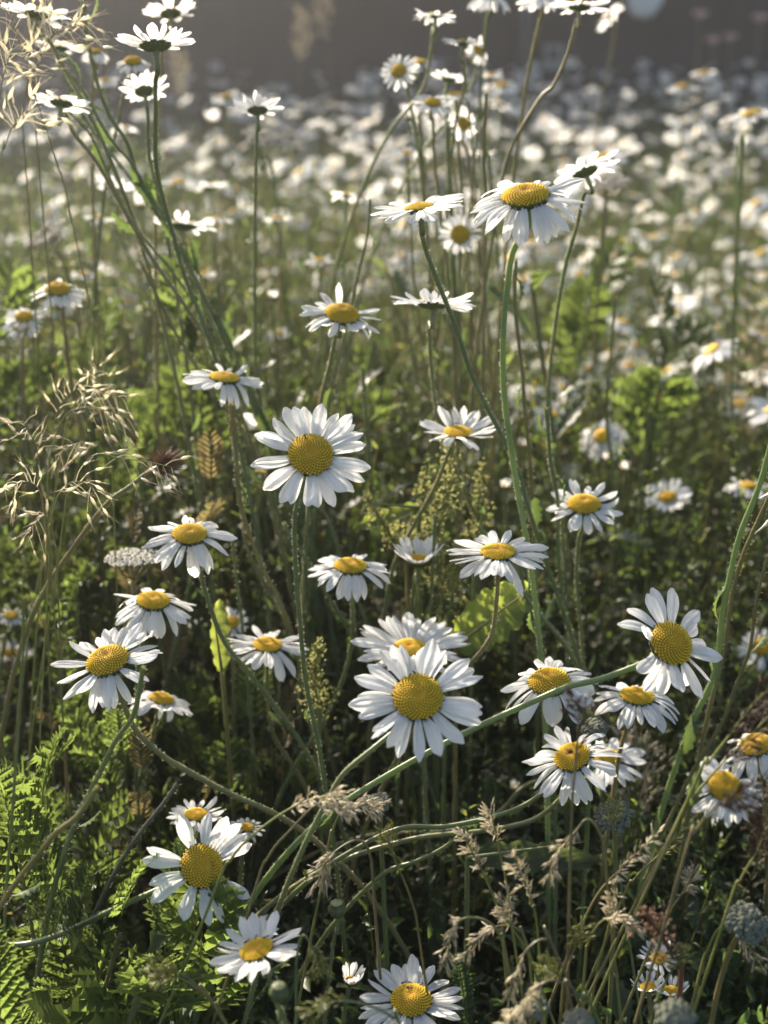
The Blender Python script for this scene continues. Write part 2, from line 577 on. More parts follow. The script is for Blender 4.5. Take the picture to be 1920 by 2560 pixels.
def calyx_geo(mb, deep=.42, low=False, top=1.02):
    """shallow cup of overlapping bracts under the head, unit disc radius"""
    seg = 10 if low else 20
    prof = [(top, .02), (top * 1.0, -.08), (.86, -.24), (.58, -.36), (.26, -deep), (.14, -deep - .12)]
    V, Fs, C = [], [], []
    for i, (r, z) in enumerate(prof):
        for k in range(seg):
            a = 2 * math.pi * k / seg
            V.append((math.cos(a) * r, math.sin(a) * r, z))
            C.append((.09, .12, .04) if i < 4 else (.12, .17, .05))
    for i in range(len(prof) - 1):
        for k in range(seg):
            Fs.append((i * seg + k, (i + 1) * seg + k, (i + 1) * seg + (k + 1) % seg, i * seg + (k + 1) % seg))
    mb.add(V, Fs, col=C)
    if low:
        return
    for row, (ra, za, rb, zb, cnt) in enumerate([(.50, -.395, 1.03, -.13, 16), (.80, -.29, 1.12, .03, 22)]):
        for k in range(cnt):
            a = 2 * math.pi * (k + .5 * row) / cnt
            ca, sa = math.cos(a), math.sin(a)
            w_ = math.pi * rb / cnt * 1.05
            rm, zm = (ra + rb) / 2 * 1.06, (za + zb) / 2 - .045
            VV = [(ca * ra + sa * w_ * .6, sa * ra - ca * w_ * .6, za - .02), (ca * ra - sa * w_ * .6, sa * ra + ca * w_ * .6, za - .02),
                  (ca * rm - sa * w_, sa * rm + ca * w_, zm), (ca * rm + sa * w_, sa * rm - ca * w_, zm),
                  (ca * rm * 1.02, sa * rm * 1.02, zm - .03), (ca * rb, sa * rb, zb)]
            g_, d_ = (.11, .15, .05), (.035, .022, .012)
            mb.add(VV, [(0, 1, 4), (1, 2, 4), (0, 4, 3), (4, 2, 5), (3, 4, 5)], col=[g_, g_, d_, d_, g_, d_])


mb = MB(); calyx_geo(mb); calyx_me = mb.mesh('calyx', 'calyx')
mb = MB(); calyx_geo(mb, low=True); calyx_low = mb.mesh('calyx_small', 'calyx')
mb = MB(); calyx_geo(mb, deep=.7, top=.95); calyx_deep = mb.mesh('calyx_deep', 'calyx')


def toothed_leaf(mb, L, W, teeth=6, depth=.35, curl=-.6, fold=.25, seed=0, st=None, origin=Vector((0, 0, 0)), mat=None, mi=0, narrow=.5, wavy=0.0):
    """a leaf along +X with a toothed or lobed edge; mat is a rotation applied before origin"""
    g = random.Random(seed)
    n = teeth * 2 + 2
    V, uv = [], []
    x, z, prev = 0, 0, 0
    for i in range(n + 1):
        s = i / n
        ang = .15 + curl * s
        x += math.cos(ang) * (s - prev) * L
        z += math.sin(ang) * (s - prev) * L
        prev = s
        env = math.sin(min(1, s / .6) * math.pi / 2) ** (1 + narrow * 2) if s < .6 else math.cos((s - .6) / .4 * math.pi / 2) ** .6
        wd = W / 2 * max(.08, env)
        if i % 2 == 0:
            wd *= (1 - depth)
        fx = L * .5 / n * depth * 2 if i % 2 else 0
        if i == n:
            wd = 0.0004
        for sgn in (-1, 0, 1):
            zz = abs(sgn) * wd * fold + wavy * W * math.sin(i * 1.7 + sgn) * abs(sgn)
            p = Vector((x + fx * abs(sgn), sgn * wd * g.uniform(.85, 1.15), z + zz))
            if mat is not None:
                p = mat @ p
            V.append(tuple(p + origin)); uv.append((s, .5 + sgn * .5))
    Fs = []
    for i in range(n):
        for j in range(2):
            a = i * 3 + j
            Fs.append((a, a + 1, a + 4, a + 3))
    mb.add(V, Fs, uv, mi=mi)


stem_leaves = []
for i in range(5):
    mb = MB(); toothed_leaf(mb, .030, .0085, teeth=5, depth=.42, curl=rnd.uniform(-1.6, -.3), seed=i, fold=.5); stem_leaves.append(mb.mesh('stem_leaf', 'stem_leaf'))


def feather_leaf(mb, L=.10, pairs=8, W=.030, curl=-.5, seed=0, lobes=4, mi=0, fine=1.0):
    """twice-divided leaf along +X: leaflets each cut into pointed lobes"""
    g = random.Random(seed)
    pts, tang = [], []
    x = z = 0
    N = pairs + 3
    for i in range(N + 1):
        s = i / N
        ang = .2 + curl * s
        x += math.cos(ang) * L / N; z += math.sin(ang) * L / N
        pts.append(Vector((x, 0, z))); tang.append(Vector((math.cos(ang), 0, math.sin(ang))))
    tube(mb, pts, .0007, .0002, sides=3, mi=mi)
    for i in range(2, N + 1):
        s = i / N
        ll = W * math.sin(math.pi * (s * .80 + .13)) ** .8 * g.uniform(.85, 1.15)
        for sgn in ((-1, 1) if i < N else (0,)):
            if sgn:
                d = (tang[i] * .62 + Vector((0, sgn, 0)) * .8 + Vector((0, 0, g.uniform(-.1, .35)))).normalized()
            else:
                d = tang[i]
            up = Vector((0, 0, 1))
            sd = d.cross(up).normalized()
            nn = sd.cross(d)
            base = pts[i]
            V = [base]
            Fs = []
            m_ = lobes
            mids = []
            for k in range(m_ + 1):
                q = (k + .6) / (m_ + 1)
                mids.append(base + d * ll * q - nn * ll * .12 * q * q)
            V += mids
            tip = base + d * ll * 1.08 - nn * ll * .12
            V.append(tip); ti = len(V) - 1
            for k in range(m_):
                q = (k + .6) / (m_ + 1)
                wl = ll * .30 * math.sin(math.pi * (q * .75 + .18)) * fine
                for ss in (-1, 1):
                    t = mids[k] + sd * ss * wl + d * ll * .24 + nn * ll * g.uniform(-.02, .08)
                    V.append(t)
                    a = k + 1 if k > 0 else 1
                    Fs.append((a, len(V) - 1, a + 1))
                    b2 = mids[k] + sd * ss * wl * .42 + d * ll * .02
                    V.append(b2)
                    Fs.append((a, len(V) - 1, len(V) - 2))
            # tip lobe
            V.append(mids[-1] + sd * ll * .07); V.append(mids[-1] - sd * ll * .07)
            Fs.append((len(V) - 2, ti, len(V) - 1))
            Fs.append((0, 1, 2))
            mb.add([tuple(v) for v in V], Fs, mi=mi)


# ------------------------------------------------------------------ named daisies
def dpx(D):
    """an assumed true head width (metres) for a head D photo-units wide"""
    return .033 + .036 * min(1.0, D / 270)


DAISIES = {}


def root_end(pts, base_off=(0, 0)):
    return Vector((pts[-1].x + base_off[0], pts[-1].y + base_off[1], 0))


def run_down(pts, d):
    """carry a stem on from its last point, bending down into the ground"""
    d = d.normalized()
    p = pts[-1].copy()
    aim = Vector((d.x * .12, .02, -1)).normalized()
    for _ in range(40):
        d = (d * .80 + aim * .20).normalized()
        st = .035
        if p.z + d.z * st <= .012:
            st = max(.004, (p.z) / max(.2, -d.z))
            p = p + d * st
            p.z = 0
            pts.append(p.copy())
            break
        p = p + d * st
        pts.append(p.copy())


def full_path(head, back, path_px, Y0, dY, lean, rg):
    pts = [head, head + back * .012]
    Yc = head.y
    for i, (x, y) in enumerate(path_px):
        Yc = Y0 + dY * (i + 1)
        pts.append(at_plane(x, y, Yc))
    last = pts[-1]
    # carry on towards the ground
    if not path_px:
        down = Vector((back.x * .02, back.y * .02, -.045))
        pts.append(head + back * .03 + Vector((0, 0, -.015)))
        last = pts[-1]
        d = Vector((lean + rg.uniform(-.05, .05), rg.uniform(-.02, .08), -1))
    else:
        d = (pts[-1] - pts[-2]).normalized()
    run_down(pts, d)
    return pts


def daisy(key, x, y, D, ratio, phi, label, path=(), n=21, elev=-4, disc=.35, kinds=('flat',), gaps=(), size=None, dY=.004, lean=0.0,
          droops=(), leaves=2, zmin=.34, jit=6.5, group=None, sr=.0018, dk=None, wide=None, half=False, hairy=True, lenj=.15):
    rg = random.Random(key * 31 + 5)
    Rr = size or dpx(D)
    depth = F_PX * Rr / (D * K)
    r_ = ray(x, y)
    dmax = (zmin - CAMZ) / r_.z
    if depth > dmax:
        depth = dmax
        Rr = depth * D * K / F_PX
    c = CAM + r_ * depth
    v = -r_.normalized()
    rr = (RGT - v * RGT.dot(v)).normalized()
    uu = v.cross(rr).normalized()
    if uu.dot(UPV) < 0:
        uu = -uu
    s = math.sqrt(max(0, 1 - ratio * ratio))
    nrm = (v * ratio + (rr * math.cos(R(phi)) + uu * math.sin(R(phi))) * s).normalized()
    rd = Rr / 2 * disc
    petalL = Rr / 2 * 1.03 - rd * .82
    head = c - nrm * rd * .12
    neck = head - nrm * rd * .50
    pts = full_path(neck, -nrm, path, c.y if not path else c.y + .004, dY, lean, rg)
    base = Vector((pts[-1].x, pts[-1].y, 0))
    t = thing('oxeye_daisy', label, 'daisy', base, group)
    mb = MB()
    sp = [p - base for p in catmull(pts, 6)]
    depthf = depth
    sr = sr * .92
    tube(mb, sp, sr * 1.0, sr * 1.15, sides=8 if depthf < 1.1 else 6, ridge=.07, taper=lambda u: sr * .84 * (1.28 - .3 * min(1, u * 14)) * (1 + .35 * u))
    if hairy:
        hairs(mb, sp[:int(len(sp) * .85)], sr, per_m=2400 if depthf < 1.0 else 1200, rg=rg)
    link('stem', mb.mesh('daisy_stem', ['stem_pale' if sr >= .0021 else 'stem', 'hair']), t)
    ref = rr if abs(nrm.dot(rr)) < .9 else uu
    H = frame(ref, nrm, head - base)
    rot0 = rg.random() * 6.28
    link('disc', discs[rg.randrange(4)] if dk is None else discs[dk], t, H @ Matrix.Rotation(rot0, 4, 'Z') @ Matrix.Scale(rd, 4))
    link('calyx', calyx_deep if half else calyx_me, t, H @ Matrix.Translation((0, 0, -.02 * rd)) @ Matrix.Scale(rd * 1.0, 4))
    ang0 = rg.random() * 360
    wsel = wide if wide is not None else (1 if n <= 21 else 0)
    n = n + (4 if D > 150 else 2)
    for i in range(n):
        a = ang0 + i * 360 / n + rg.uniform(-jit, jit)
        am = (a + 180) % 360 - 180
        if any(abs((am - g0 + 180) % 360 - 180) < gw for g0, gw in gaps):
            continue
        kind = kinds[rg.randrange(len(kinds))]
        el = elev + rg.gauss(0, 6.0)
        Ls = petalL * rg.uniform(1 - lenj, 1.03)
        for (da, dw, de, dl) in droops:
            if abs((am - da + 180) % 360 - 180) < dw:
                el = de + rg.gauss(0, 5); Ls *= dl; kind = 'droop' if de < 0 else 'up'
        lst = petal_kinds[kind]
        me = lst[rg.randrange(len(lst) // 2) * 2 + (wsel if rg.random() < .8 else 1 - wsel)]
        lay = (i % 2) * .10 * rd
        m = (H @ Matrix.Rotation(R(a), 4, 'Z') @ Matrix.Translation((rd * .84, 0, -.04 * rd - lay * .9)) @
             Matrix.Rotation(R(-el), 4, 'Y') @ Matrix.Rotation(R(rg.gauss(0, 13)), 4, 'X') @ Matrix.Diagonal((Ls, Ls * rg.uniform(.80, 1.06), Ls, 1)))
        link('petal', me, t, m)
    for i in range(leaves):
        k = int(len(sp) * rg.uniform(.25, .7))
        d = (sp[k] - sp[k - 1]).normalized()
        sd = Vector((rg.uniform(-1, 1), rg.uniform(-.7, .7), 0)).normalized()
        m = frame(sd - d * .9, sd.cross(d), sp[k], rg.uniform(.5, 1.0))
        xx = (-d * .8 + sd * .7).normalized()
        yy = d.cross(sd).normalized()
        m = frame(xx, xx.cross(yy), sp[k], rg.uniform(.5, 1.0))
        link('leaf', stem_leaves[rg.randrange(5)], t, m)
    DAISIES[key] = dict(c=c, n=nrm, rd=rd, H=Matrix.Translation(base) @ H, root=t, depth=depth, D=D)
    return t


#  angles of petals in the head frame: x axis = picture right, so 90 points up the picture, -90 down
daisy(1, 671, 980, 262, .90, 85, 'big fully open daisy facing the viewer left of centre, one ant on its disc',
      [(640, 1092), (637, 1200), (650, 1370), (662, 1480), (690, 1620)], n=23, elev=2, disc=.36, dk=1, kinds=('flat', 'flat', 'up'), dY=.003, wide=1, jit=6)
daisy(2, 903, 1503, 285, .90, 85, 'largest daisy of all, face on in the lower centre, half covering another daisy above it',
      [(812, 1612), (745, 1668), (712, 1720)], n=21, elev=2, disc=.37, dk=0, dY=-.002, wide=1, kinds=('flat', 'flat', 'up'), gaps=((-125, 6), (-62, 5)))
daisy(3, 1453, 1388, 256, .80, 32, 'big right hand daisy with an egg shaped disc and a thick arching stem',
      [(1394, 1430), (1300, 1466), (1225, 1484), (1150, 1516), (1015, 1578), (870, 1656), (740, 1735)], n=20, elev=-2, disc=.37, dk=3, size=0.066,
      gaps=((75, 9), (-155, 8), (-75, 5)), droops=((180, 12, 25, .6), (-40, 8, -30, 1)), dY=.002, sr=.0024, kinds=('flat', 'flat', 'droop', 'up'), wide=1)
daisy(4, 1186, 1468, 230, .60, 95, 'daisy with swept back petals just behind the thick arching stem, ants on its disc',
      [(1190, 1560), (1195, 1650)], n=20, elev=-10, disc=.37, dk=3, size=.066, kinds=('droop', 'flat'), droops=((-90, 28, -48, 1),), wide=1)
daisy(5, 1377, 1500, 198, .47, 82, 'flatter daisy below the big right hand one with a fly on a left petal',
      [(1363, 1545), (1340, 1620), (1330, 1680)], n=23, elev=-6, disc=.36, dk=0, kinds=('flat', 'droop'))
daisy(6, 1235, 1632, 222, .72, 108, 'daisy partly hidden by a dark upright grass spike',
      [(1195, 1740), (1140, 1775), (1040, 1795), (900, 1810), (760, 1850)], n=22, elev=-6, disc=.34, dk=1, kinds=('flat', 'droop'), size=0.060, dY=.004, droops=((-90, 30, -28, 1),))
daisy(7, 1312, 1634, 170, .60, 90, 'daisy tucked right behind the one crossed by the dark grass spike', [(1150, 1690), (1070, 1760), (960, 1795), (830, 1800)], n=20, elev=-8, size=.056, dY=.002)
daisy(8, 1568, 1697, 178, .84, 62, 'daisy at lower right leaning away under another daisy at the frame edge',
      [(1500, 1770), (1420, 1850)], n=19, elev=-12, disc=.40, dk=1, kinds=('droop', 'flat'), wide=1, size=0.059)
daisy(9, 1632, 1606, 180, .62, 100, 'daisy cut by the right frame edge, its petals drooping over another daisy',
      [(1650, 1700), (1655, 1800)], n=20, elev=-22, disc=.38, dk=3, kinds=('droop', 'flat'), size=0.056)
daisy(10, 410, 1150, 206, .56, 92, 'daisy at left with one long pale petal hanging straight down',
      [(427, 1212), (447, 1290), (484, 1385), (545, 1462), (620, 1560), (670, 1640)], n=20, elev=-10, disc=.35, dk=0, kinds=('flat', 'droop'), gaps=((60, 9), (112, 8)),
      droops=((-93, 9, -62, 1.25), (-55, 12, -35, 1)), wide=0)
daisy(11, 331, 1294, 192, .52, 88, 'upper daisy of the stacked pair at left, petals swept down all round', [(322, 1345), (300, 1420), (296, 1520)], n=22, elev=-14, disc=.36, dk=0,
      kinds=('droop', 'flat'), droops=((-90, 35, -32, 1.05),))
daisy(12, 231, 1423, 236, .62, 112, 'lower daisy of the stacked pair at left, its stem bending away to the right',
      [(262, 1506), (290, 1572), (348, 1630), (410, 1668), (500, 1716), (592, 1757), (660, 1800)], n=23, elev=-4, disc=.38, dk=1, kinds=('flat', 'flat', 'up'), wide=0, gaps=((150, 9),), droops=((-90, 30, -22, 1),), sr=.0021, dY=.003)
daisy(13, 578, 1390, 176, .50, 88, 'neat flat daisy left of centre on a straight green stem', [(577, 1440), (578, 1510), (592, 1590), (640, 1665)], n=22, elev=-2, disc=.34, dk=2, droops=((-50, 20, -30, 1.1),))
daisy(14, 350, 1507, 148, .40, 78, 'small flat daisy low at left on a reddish stem under the stacked pair', [(342, 1545), (322, 1610), (300, 1690), (296, 1740)], n=21, elev=-4, kinds=('flat', 'droop', 'curl'), zmin=0.55)
daisy(15, 500, 1343, 78, .78, 92, 'little daisy peeping out behind the neat flat one', n=18, elev=8, disc=.42, kinds=('up', 'flat'), zmin=0.56, leaves=0)
daisy(16, 757, 1219, 186, .44, 88, 'flat centre daisy above the largest one, its stem running down to the left',
      [(759, 1262), (762, 1340), (752, 1430), (704, 1550), (640, 1650)], n=22, elev=-6, disc=.37, dk=0, kinds=('flat', 'droop'), droops=((-75, 35, -28, 1),))
daisy(17, 1076, 1188, 222, .44, 90, 'wide flat daisy right of centre above the crinkled lit dock leaf',
      [(1076, 1220), (1073, 1295), (1060, 1375), (1010, 1440), (960, 1490)], n=25, elev=-1, disc=.33, dk=2, wide=0, droops=((-62, 10, -22, 1.1),))
daisy(18, 1262, 1086, 172, .55, 88, 'daisy at right with a single petal dangling in front of its stem', [(1249, 1172), (1246, 1260), (1254, 1350), (1260, 1440)], n=19, elev=-3, disc=.40, dk=1,
      kinds=('flat', 'up', 'curl'), droops=((-92, 10, -68, 1.25),), wide=1)
daisy(19, 1442, 1072, 108, .66, 92, 'small daisy standing alone in the dark green at right', [(1458, 1110), (1475, 1150)], n=19, elev=6, disc=.34, dk=1, kinds=('up', 'flat'), size=.048, zmin=0.50)
daisy(20, 1618, 1047, 108, .36, 86, 'small daisy crossed by a stem near the right edge at mid height', [(1610, 1090), (1600, 1170)], n=20, elev=-8)
daisy(21, 990, 930, 172, .38, 88, 'cup shaped daisy high in the centre with an ant, crossed by a stem', [(975, 965), (940, 1050), (880, 1160), (848, 1230), (830, 1330)], n=17, elev=4, disc=.35, dk=2,
      kinds=('flat', 'up'), droops=((90, 50, 26, .9),), wide=1)
daisy(22, 740, 675, 178, .50, 82, 'daisy with spiky untidy petals above the big left one', [(726, 722), (712, 790), (692, 870), (680, 960)], n=18, elev=-2, disc=.40, dk=3,
      kinds=('flat', 'up', 'curl', 'droop'), wide=0, droops=((100, 12, 35, 1),))
daisy(23, 935, 650, 182, -.06, 88, 'flat topped daisy seen edge on from just below, centre top',
      [(927, 700), (932, 793), (949, 923), (979, 1003), (1024, 1106), (1045, 1150), (1110, 1260), (1230, 1400)], n=20, elev=9, disc=.34, dk=2, kinds=('flat', 'flat', 'up'), dY=.006)
daisy(24, 485, 812, 174, .30, 84, 'daisy seen almost edge on beside the dark leafy stems at left', [(488, 850), (496, 900), (510, 1000), (525, 1120), (540, 1200), (610, 1330)], n=18, elev=-2, disc=.36, dk=2, wide=0,
      droops=((-60, 30, -26, 1), (40, 10, 20, .9)))
daisy(25, 1135, 417, 268, .42, 96, 'big daisy high at right with a wide oval disc on a tall thick pale stem',
      [(1108, 545), (1092, 653), (1086, 760), (1090, 860), (1104, 968), (1118, 1060), (1140, 1180)], n=25, elev=-5, disc=.37, dk=0, kinds=('flat', 'droop'), droops=((-85, 40, -26, 1),), sr=.0023, dY=.004, size=0.068)
daisy(26, 905, 444, 205, .17, 98, 'daisy tilted like a plate, slightly out of focus, left of the big high right one',
      [(908, 490), (924, 553), (979, 693), (1029, 833), (1109, 993), (1144, 1106), (1185, 1230), (1240, 1390)], n=21, elev=4, disc=.30, dk=2, sr=.0021, dY=.004, size=0.058)
daisy(27, 994, 505, 92, .94, 90, 'small round daisy looking straight out below the big high right one', n=21, elev=0, disc=.44, dk=1, size=.036)
daisy(28, 1262, 366, 158, -.28, 112, 'daisy seen from behind with a dark cup, right of the big high one', [(1262, 420), (1245, 490), (1220, 580), (1197, 720), (1182, 880), (1190, 1000), (1206, 1070), (1215, 1160)], n=20, elev=6, disc=.34, dk=0, kinds=('flat', 'droop'), size=0.052)
daisy(29, 1303, 338, 118, .38, 100, 'soft yellow centred daisy directly behind the one seen from behind', n=19, elev=-4, size=.062, leaves=0)
daisy(30, 335, 90, 172, -.26, 92, 'wide daisy at top left seen from below with glowing petals and a straight pale stem', [(336, 180), (336, 260), (336, 340), (347, 410), (372, 500), (400, 600), (440, 700)], n=21, elev=10, disc=.38, dk=2, kinds=('flat', 'up'), size=0.052, sr=.0021)
daisy(31, 312, 193, 116, -.50, 95, 'smaller glowing daisy under the wide top left one, seen from behind', [(316, 225), (320, 262), (322, 330), (350, 460)], n=19, elev=12, disc=.36, kinds=('flat', 'up'), size=0.040)
daisy(32, 133, 218, 132, -.28, 80, 'glowing daisy at far left seen from behind beside the sparkling grass', [(142, 245), (158, 285), (205, 345), (255, 430), (330, 560), (420, 690)], n=20, elev=6, disc=.34, size=0.043)
daisy(33, 368, 25, 118, -.42, 94, 'backlit daisy touching the top edge at left above the wide one', [(366, 60), (352, 110), (345, 200)], n=18, elev=14, disc=.36, kinds=('flat', 'up'), size=0.043)
daisy(34, 287, 130, 82, .42, 90, 'little daisy with a yellow dome between the two glowing ones at top left', [(276, 170), (262, 230), (240, 330)], n=17, elev=-20, disc=.42, dk=3, kinds=('droop', 'flat'), size=0.031)
daisy(35, 205, 110, 76, .24, 90, 'tiny drooping daisy at top left nearest the sparkling grass', [(203, 150), (200, 240), (200, 340)], n=16, elev=-24, kinds=('droop',), size=0.029)
daisy(36, 130, 98, 108, -.14, 82, 'bright backlit daisy among the sparkling grass at top left', [(128, 130), (150, 190), (200, 280), (270, 370), (360, 500)], n=18, elev=8, size=0.040)
daisy(37, 78, 24, 150, -.20, 80, 'overexposed daisy in the top left corner', [(100, 80), (140, 150), (190, 240)], n=20, elev=8, size=0.048)
daisy(38, 556, 234, 116, -.34, 92, 'bright daisy standing alone above the blurred field left of the middle top', [(556, 262), (554, 320)], n=21, elev=16, disc=.36, kinds=('flat', 'up'), size=0.040)
daisy(39, 490, 208, 72, .32, 90, 'blurred daisy touching the lone bright one from behind', n=16, elev=-10, size=.044)
daisy(41, 941, 30, 96, -.10, 88, 'daisy at top centre with ragged petals on two crossed stems', [(936, 60), (930, 120), (915, 190), (860, 260), (840, 290)], n=24, elev=-2, disc=.34, size=0.036, kinds=('flat', 'droop', 'up'))
daisy(42, 861, 152, 88, .84, 118, 'small daisy at upper centre facing left of the tangle of stems', [(880, 195), (890, 240), (905, 330), (915, 430)], n=17, elev=-6, disc=.36, dk=1, size=0.034)
daisy(43, 904, 132, 72, .35, 95, 'small daisy overlapped by its left neighbour in the tall tangle', [(895, 170), (906, 220), (912, 330), (920, 430)], n=16, elev=-18, disc=.42, size=0.031, kinds=('droop', 'flat'))
daisy(44, 1036, 106, 74, .60, 52, 'small daisy tipped to the right high in the tall tangle', [(1030, 150), (1012, 200), (985, 240), (940, 290)], n=17, elev=-14, disc=.38, dk=0, kinds=('droop', 'flat', 'curl'), size=0.031)
daisy(45, 1000, 90, 94, -.08, 84, 'thin flat daisy seen edge on at the top of the tall tangle', [(1002, 130), (1003, 190), (985, 260), (975, 350)], n=18, elev=4, disc=.3, size=0.035)
daisy(46, 936, 219, 90, .48, 82, 'daisy with broad petals low in the tall tangle', [(935, 260), (938, 350), (950, 440), (960, 520)], n=15, elev=-6, disc=.38, wide=1, size=0.034)
daisy(47, 1003, 267, 78, .72, 20, 'small daisy facing right with its disc half turned in the tall tangle', [(1010, 330), (1020, 420), (1035, 520)], n=17, elev=-4, disc=.38, dk=1, size=0.031)
daisy(49, 970, 168, 84, -.20, 80, 'pale daisy with a dark cup in the middle of the tall tangle', [(968, 200), (966, 300), (970, 420), (976, 540)], n=17, elev=14, disc=.36, size=0.033, kinds=('up', 'flat'))
daisy(50, 1083, 182, 82, .30, 90, 'pale blurred daisy right of the tall tangle over the far field', n=16, elev=-8, size=.052)
daisy(92, 985, 200, 84, .14, 94, 'daisy with curling petals just under the pale one in the tall tangle', [(990, 260), (992, 340), (1000, 430), (1010, 560)], n=18, elev=-10, kinds=('droop', 'curl', 'flat'), size=0.033)
daisy(93, 1082, 222, 90, -.10, 70, 'soft white daisy hanging sideways right of the tall tangle', n=15, elev=-5, size=.056)
daisy(51, 1252, 10, 132, -.20, 90, 'daisy at the top edge right of the fence post, dark cup showing', [(1246, 45), (1225, 120), (1195, 185), (1165, 215), (1100, 330), (1075, 450)], n=21, elev=4, disc=.34, size=0.046)
daisy(52, 1312, 33, 74, -.30, 140, 'half turned daisy at the top edge on a furry curved stem', [(1328, 62), (1320, 120), (1305, 180), (1290, 300)], n=16, elev=-6, size=.048)
daisy(53, 1172, -8, 120, -.15, 92, 'daisy cropped by the top edge on a long pale slanting stem', [(1170, 30), (1152, 110), (1138, 180), (1128, 245), (1110, 380), (1095, 520)], n=17, elev=-16, size=0.046, kinds=('droop', 'flat'), sr=.0021, leaves=0)
daisy(54, 1060, -10, 110, .1, 88, 'daisy cropped by the top edge with petals hanging over the tall tangle', [(1054, 30), (1045, 110), (1039, 180), (1040, 270), (1058, 360), (1068, 460), (1080, 600)], n=18, elev=-26, size=0.045, kinds=('droop',), sr=.0021)
daisy(55, 125, 622, 126, .46, 92, 'top daisy of the cluster at the left edge on a bright straight stem', [(135, 662), (138, 700), (150, 800), (170, 900), (190, 1000), (205, 1090)], n=17, elev=-12, disc=.40, dk=3, kinds=('droop', 'flat'), wide=1, size=0.046, sr=.0021)
daisy(56, 52, 682, 88, .60, 94, 'left edge daisy just above the lowest one of its cluster', [(50, 740), (52, 850), (60, 980)], n=19, elev=-6, disc=.42, dk=1, size=0.035)
daisy(57, 45, 703, 80, .52, 90, 'lowest daisy of the left edge cluster, wide dome and short petals', [(47, 745), (46, 850), (50, 1000)], n=18, elev=-12, disc=.44, dk=0, size=0.033)
daisy(58, 122, 660, 82, .50, 94, 'daisy hidden behind the bright stem in the left edge cluster', [(112, 720), (118, 850)], n=18, elev=-8, size=.046)
daisy(91, 116, 745, 54, .50, 92, 'very small daisy under the left edge cluster', n=15, elev=-14, size=.036, leaves=0)
daisy(59, 437, 1870, 255, .92, 40, 'big daisy at bottom left with uneven gaps between its broad petals', [(325, 1929), (250, 1962), (170, 2000), (110, 2025), (50, 2040), (-30, 2044), (-90, 2060)], n=19, elev=0, disc=.36, dk=1,
      gaps=((-10, 17), (-118, 8), (-52, 5), (140, 5)), size=0.066, dY=.002, sr=.0021, wide=1, kinds=('flat', 'up', 'flat'), jit=7)
daisy(60, 553, 2048, 200, .55, 112, 'tilted daisy at the bottom with four ants, right of the big bottom left one', [(577, 2100), (595, 2160), (612, 2215), (620, 2300)], n=21, elev=2, disc=.36, dk=2, size=.048, kinds=('flat', 'up'), droops=((90, 40, 22, .95),))
daisy(61, 424, 1757, 124, .50, 92, 'daisy rising just behind the big bottom left one', [(440, 1830)], n=18, elev=4, disc=.40, dk=0, size=.046, kinds=('up', 'flat'), zmin=0.52)
daisy(62, 534, 1785, 82, .60, 80, 'little daisy with folded petals beside the arching grass at lower left', n=15, elev=-6, size=.036, zmin=0.50, leaves=0)
daisy(63, 888, 2157, 226, .74, 92, 'daisy at the bottom edge, centre, with ants on its yellow dome', [(885, 2270), (885, 2350)], n=22, elev=-2, disc=.38, dk=3, size=0.058, kinds=('flat', 'up'), gaps=((35, 7),), wide=1)
daisy(65, 1423, 2068, 94, .74, 88, 'upper small daisy at the bottom right among grass heads', n=14, elev=8, disc=.36, kinds=('up', 'flat'), zmin=0.47, wide=1, leaves=0)
daisy(66, 1400, 2130, 86, .55, 92, 'left lower small daisy at the bottom right, petals standing up', n=11, elev=30, disc=.40, kinds=('up',), zmin=0.47, wide=1, leaves=0)
daisy(67, 1450, 2140, 92, .50, 88, 'right lower small daisy at the bottom right beside reddish seeds', n=12, elev=30, disc=.40, kinds=('up',), zmin=0.47, wide=1, leaves=0)
daisy(68, 540, 2005, 128, .60, 92, 'shaded daisy hidden behind the tilted bottom one', n=17, elev=2, size=.044, zmin=0.47, leaves=0)
daisy(69, 885, 1396, 250, .50, 90, 'daisy mostly hidden behind the top petals of the largest one', [(900, 1500), (910, 1600)], n=27, elev=12, disc=.28, dk=2, size=.078)
daisy(70, 1648, 1395, 112, .82, 95, 'daisy cut by the right edge beside the thick reddish stems', [(1600, 1480), (1560, 1560)], n=17, elev=-10, disc=.40, dk=1, size=.046)
daisy(71, 1538, 1380, 84, .70, 88, 'small daisy glimpsed between the big right one and the thick stems', n=16, elev=-6, size=.046, leaves=0)
daisy(72, 24, 1328, 64, .62, 92, 'tiny daisy at the left edge with a bright yellow disc', [(14, 1370), (5, 1420)], n=17, elev=-6, disc=.44, dk=0, size=.036, zmin=0.55)
daisy(73, 18, 1410, 122, .36, 88, 'daisy cut by the left edge above the feathery leaves', [(22, 1450), (50, 1520), (75, 1600), (85, 1680), (70, 1780), (40, 1880)], n=18, elev=10, disc=.33, kinds=('up', 'flat'), size=.050)
daisy(77, 1660, 1186, 70, .5, 90, 'daisy mostly outside the right edge below mid height', n=16, elev=-4, size=.042, leaves=0)
daisy(78, 1476, 186, 76, .16, 92, 'lower left of two blurred daisies before the dark fence at right', n=15, elev=-12, size=.060, leaves=0, hairy=False)
daisy(79, 1521, 155, 62, .26, 92, 'upper right of two blurred daisies before the dark fence at right', n=15, elev=-14, size=.052, leaves=0, hairy=False)
daisy(80, 1622, 245, 130, .12, 100, 'blurred tilted daisy with a dark cup at the upper right edge', [(1600, 300), (1590, 420), (1595, 560), (1590, 750)], n=18, elev=2, size=.072, leaves=0, hairy=False, sr=.0024)
daisy(82, 398, 482, 144, -.14, 84, 'daisy crossed by several thin dark stems at upper left', [(400, 520), (405, 600), (430, 700)], n=17, elev=8, disc=.36, kinds=('flat', 'up'), size=.056)
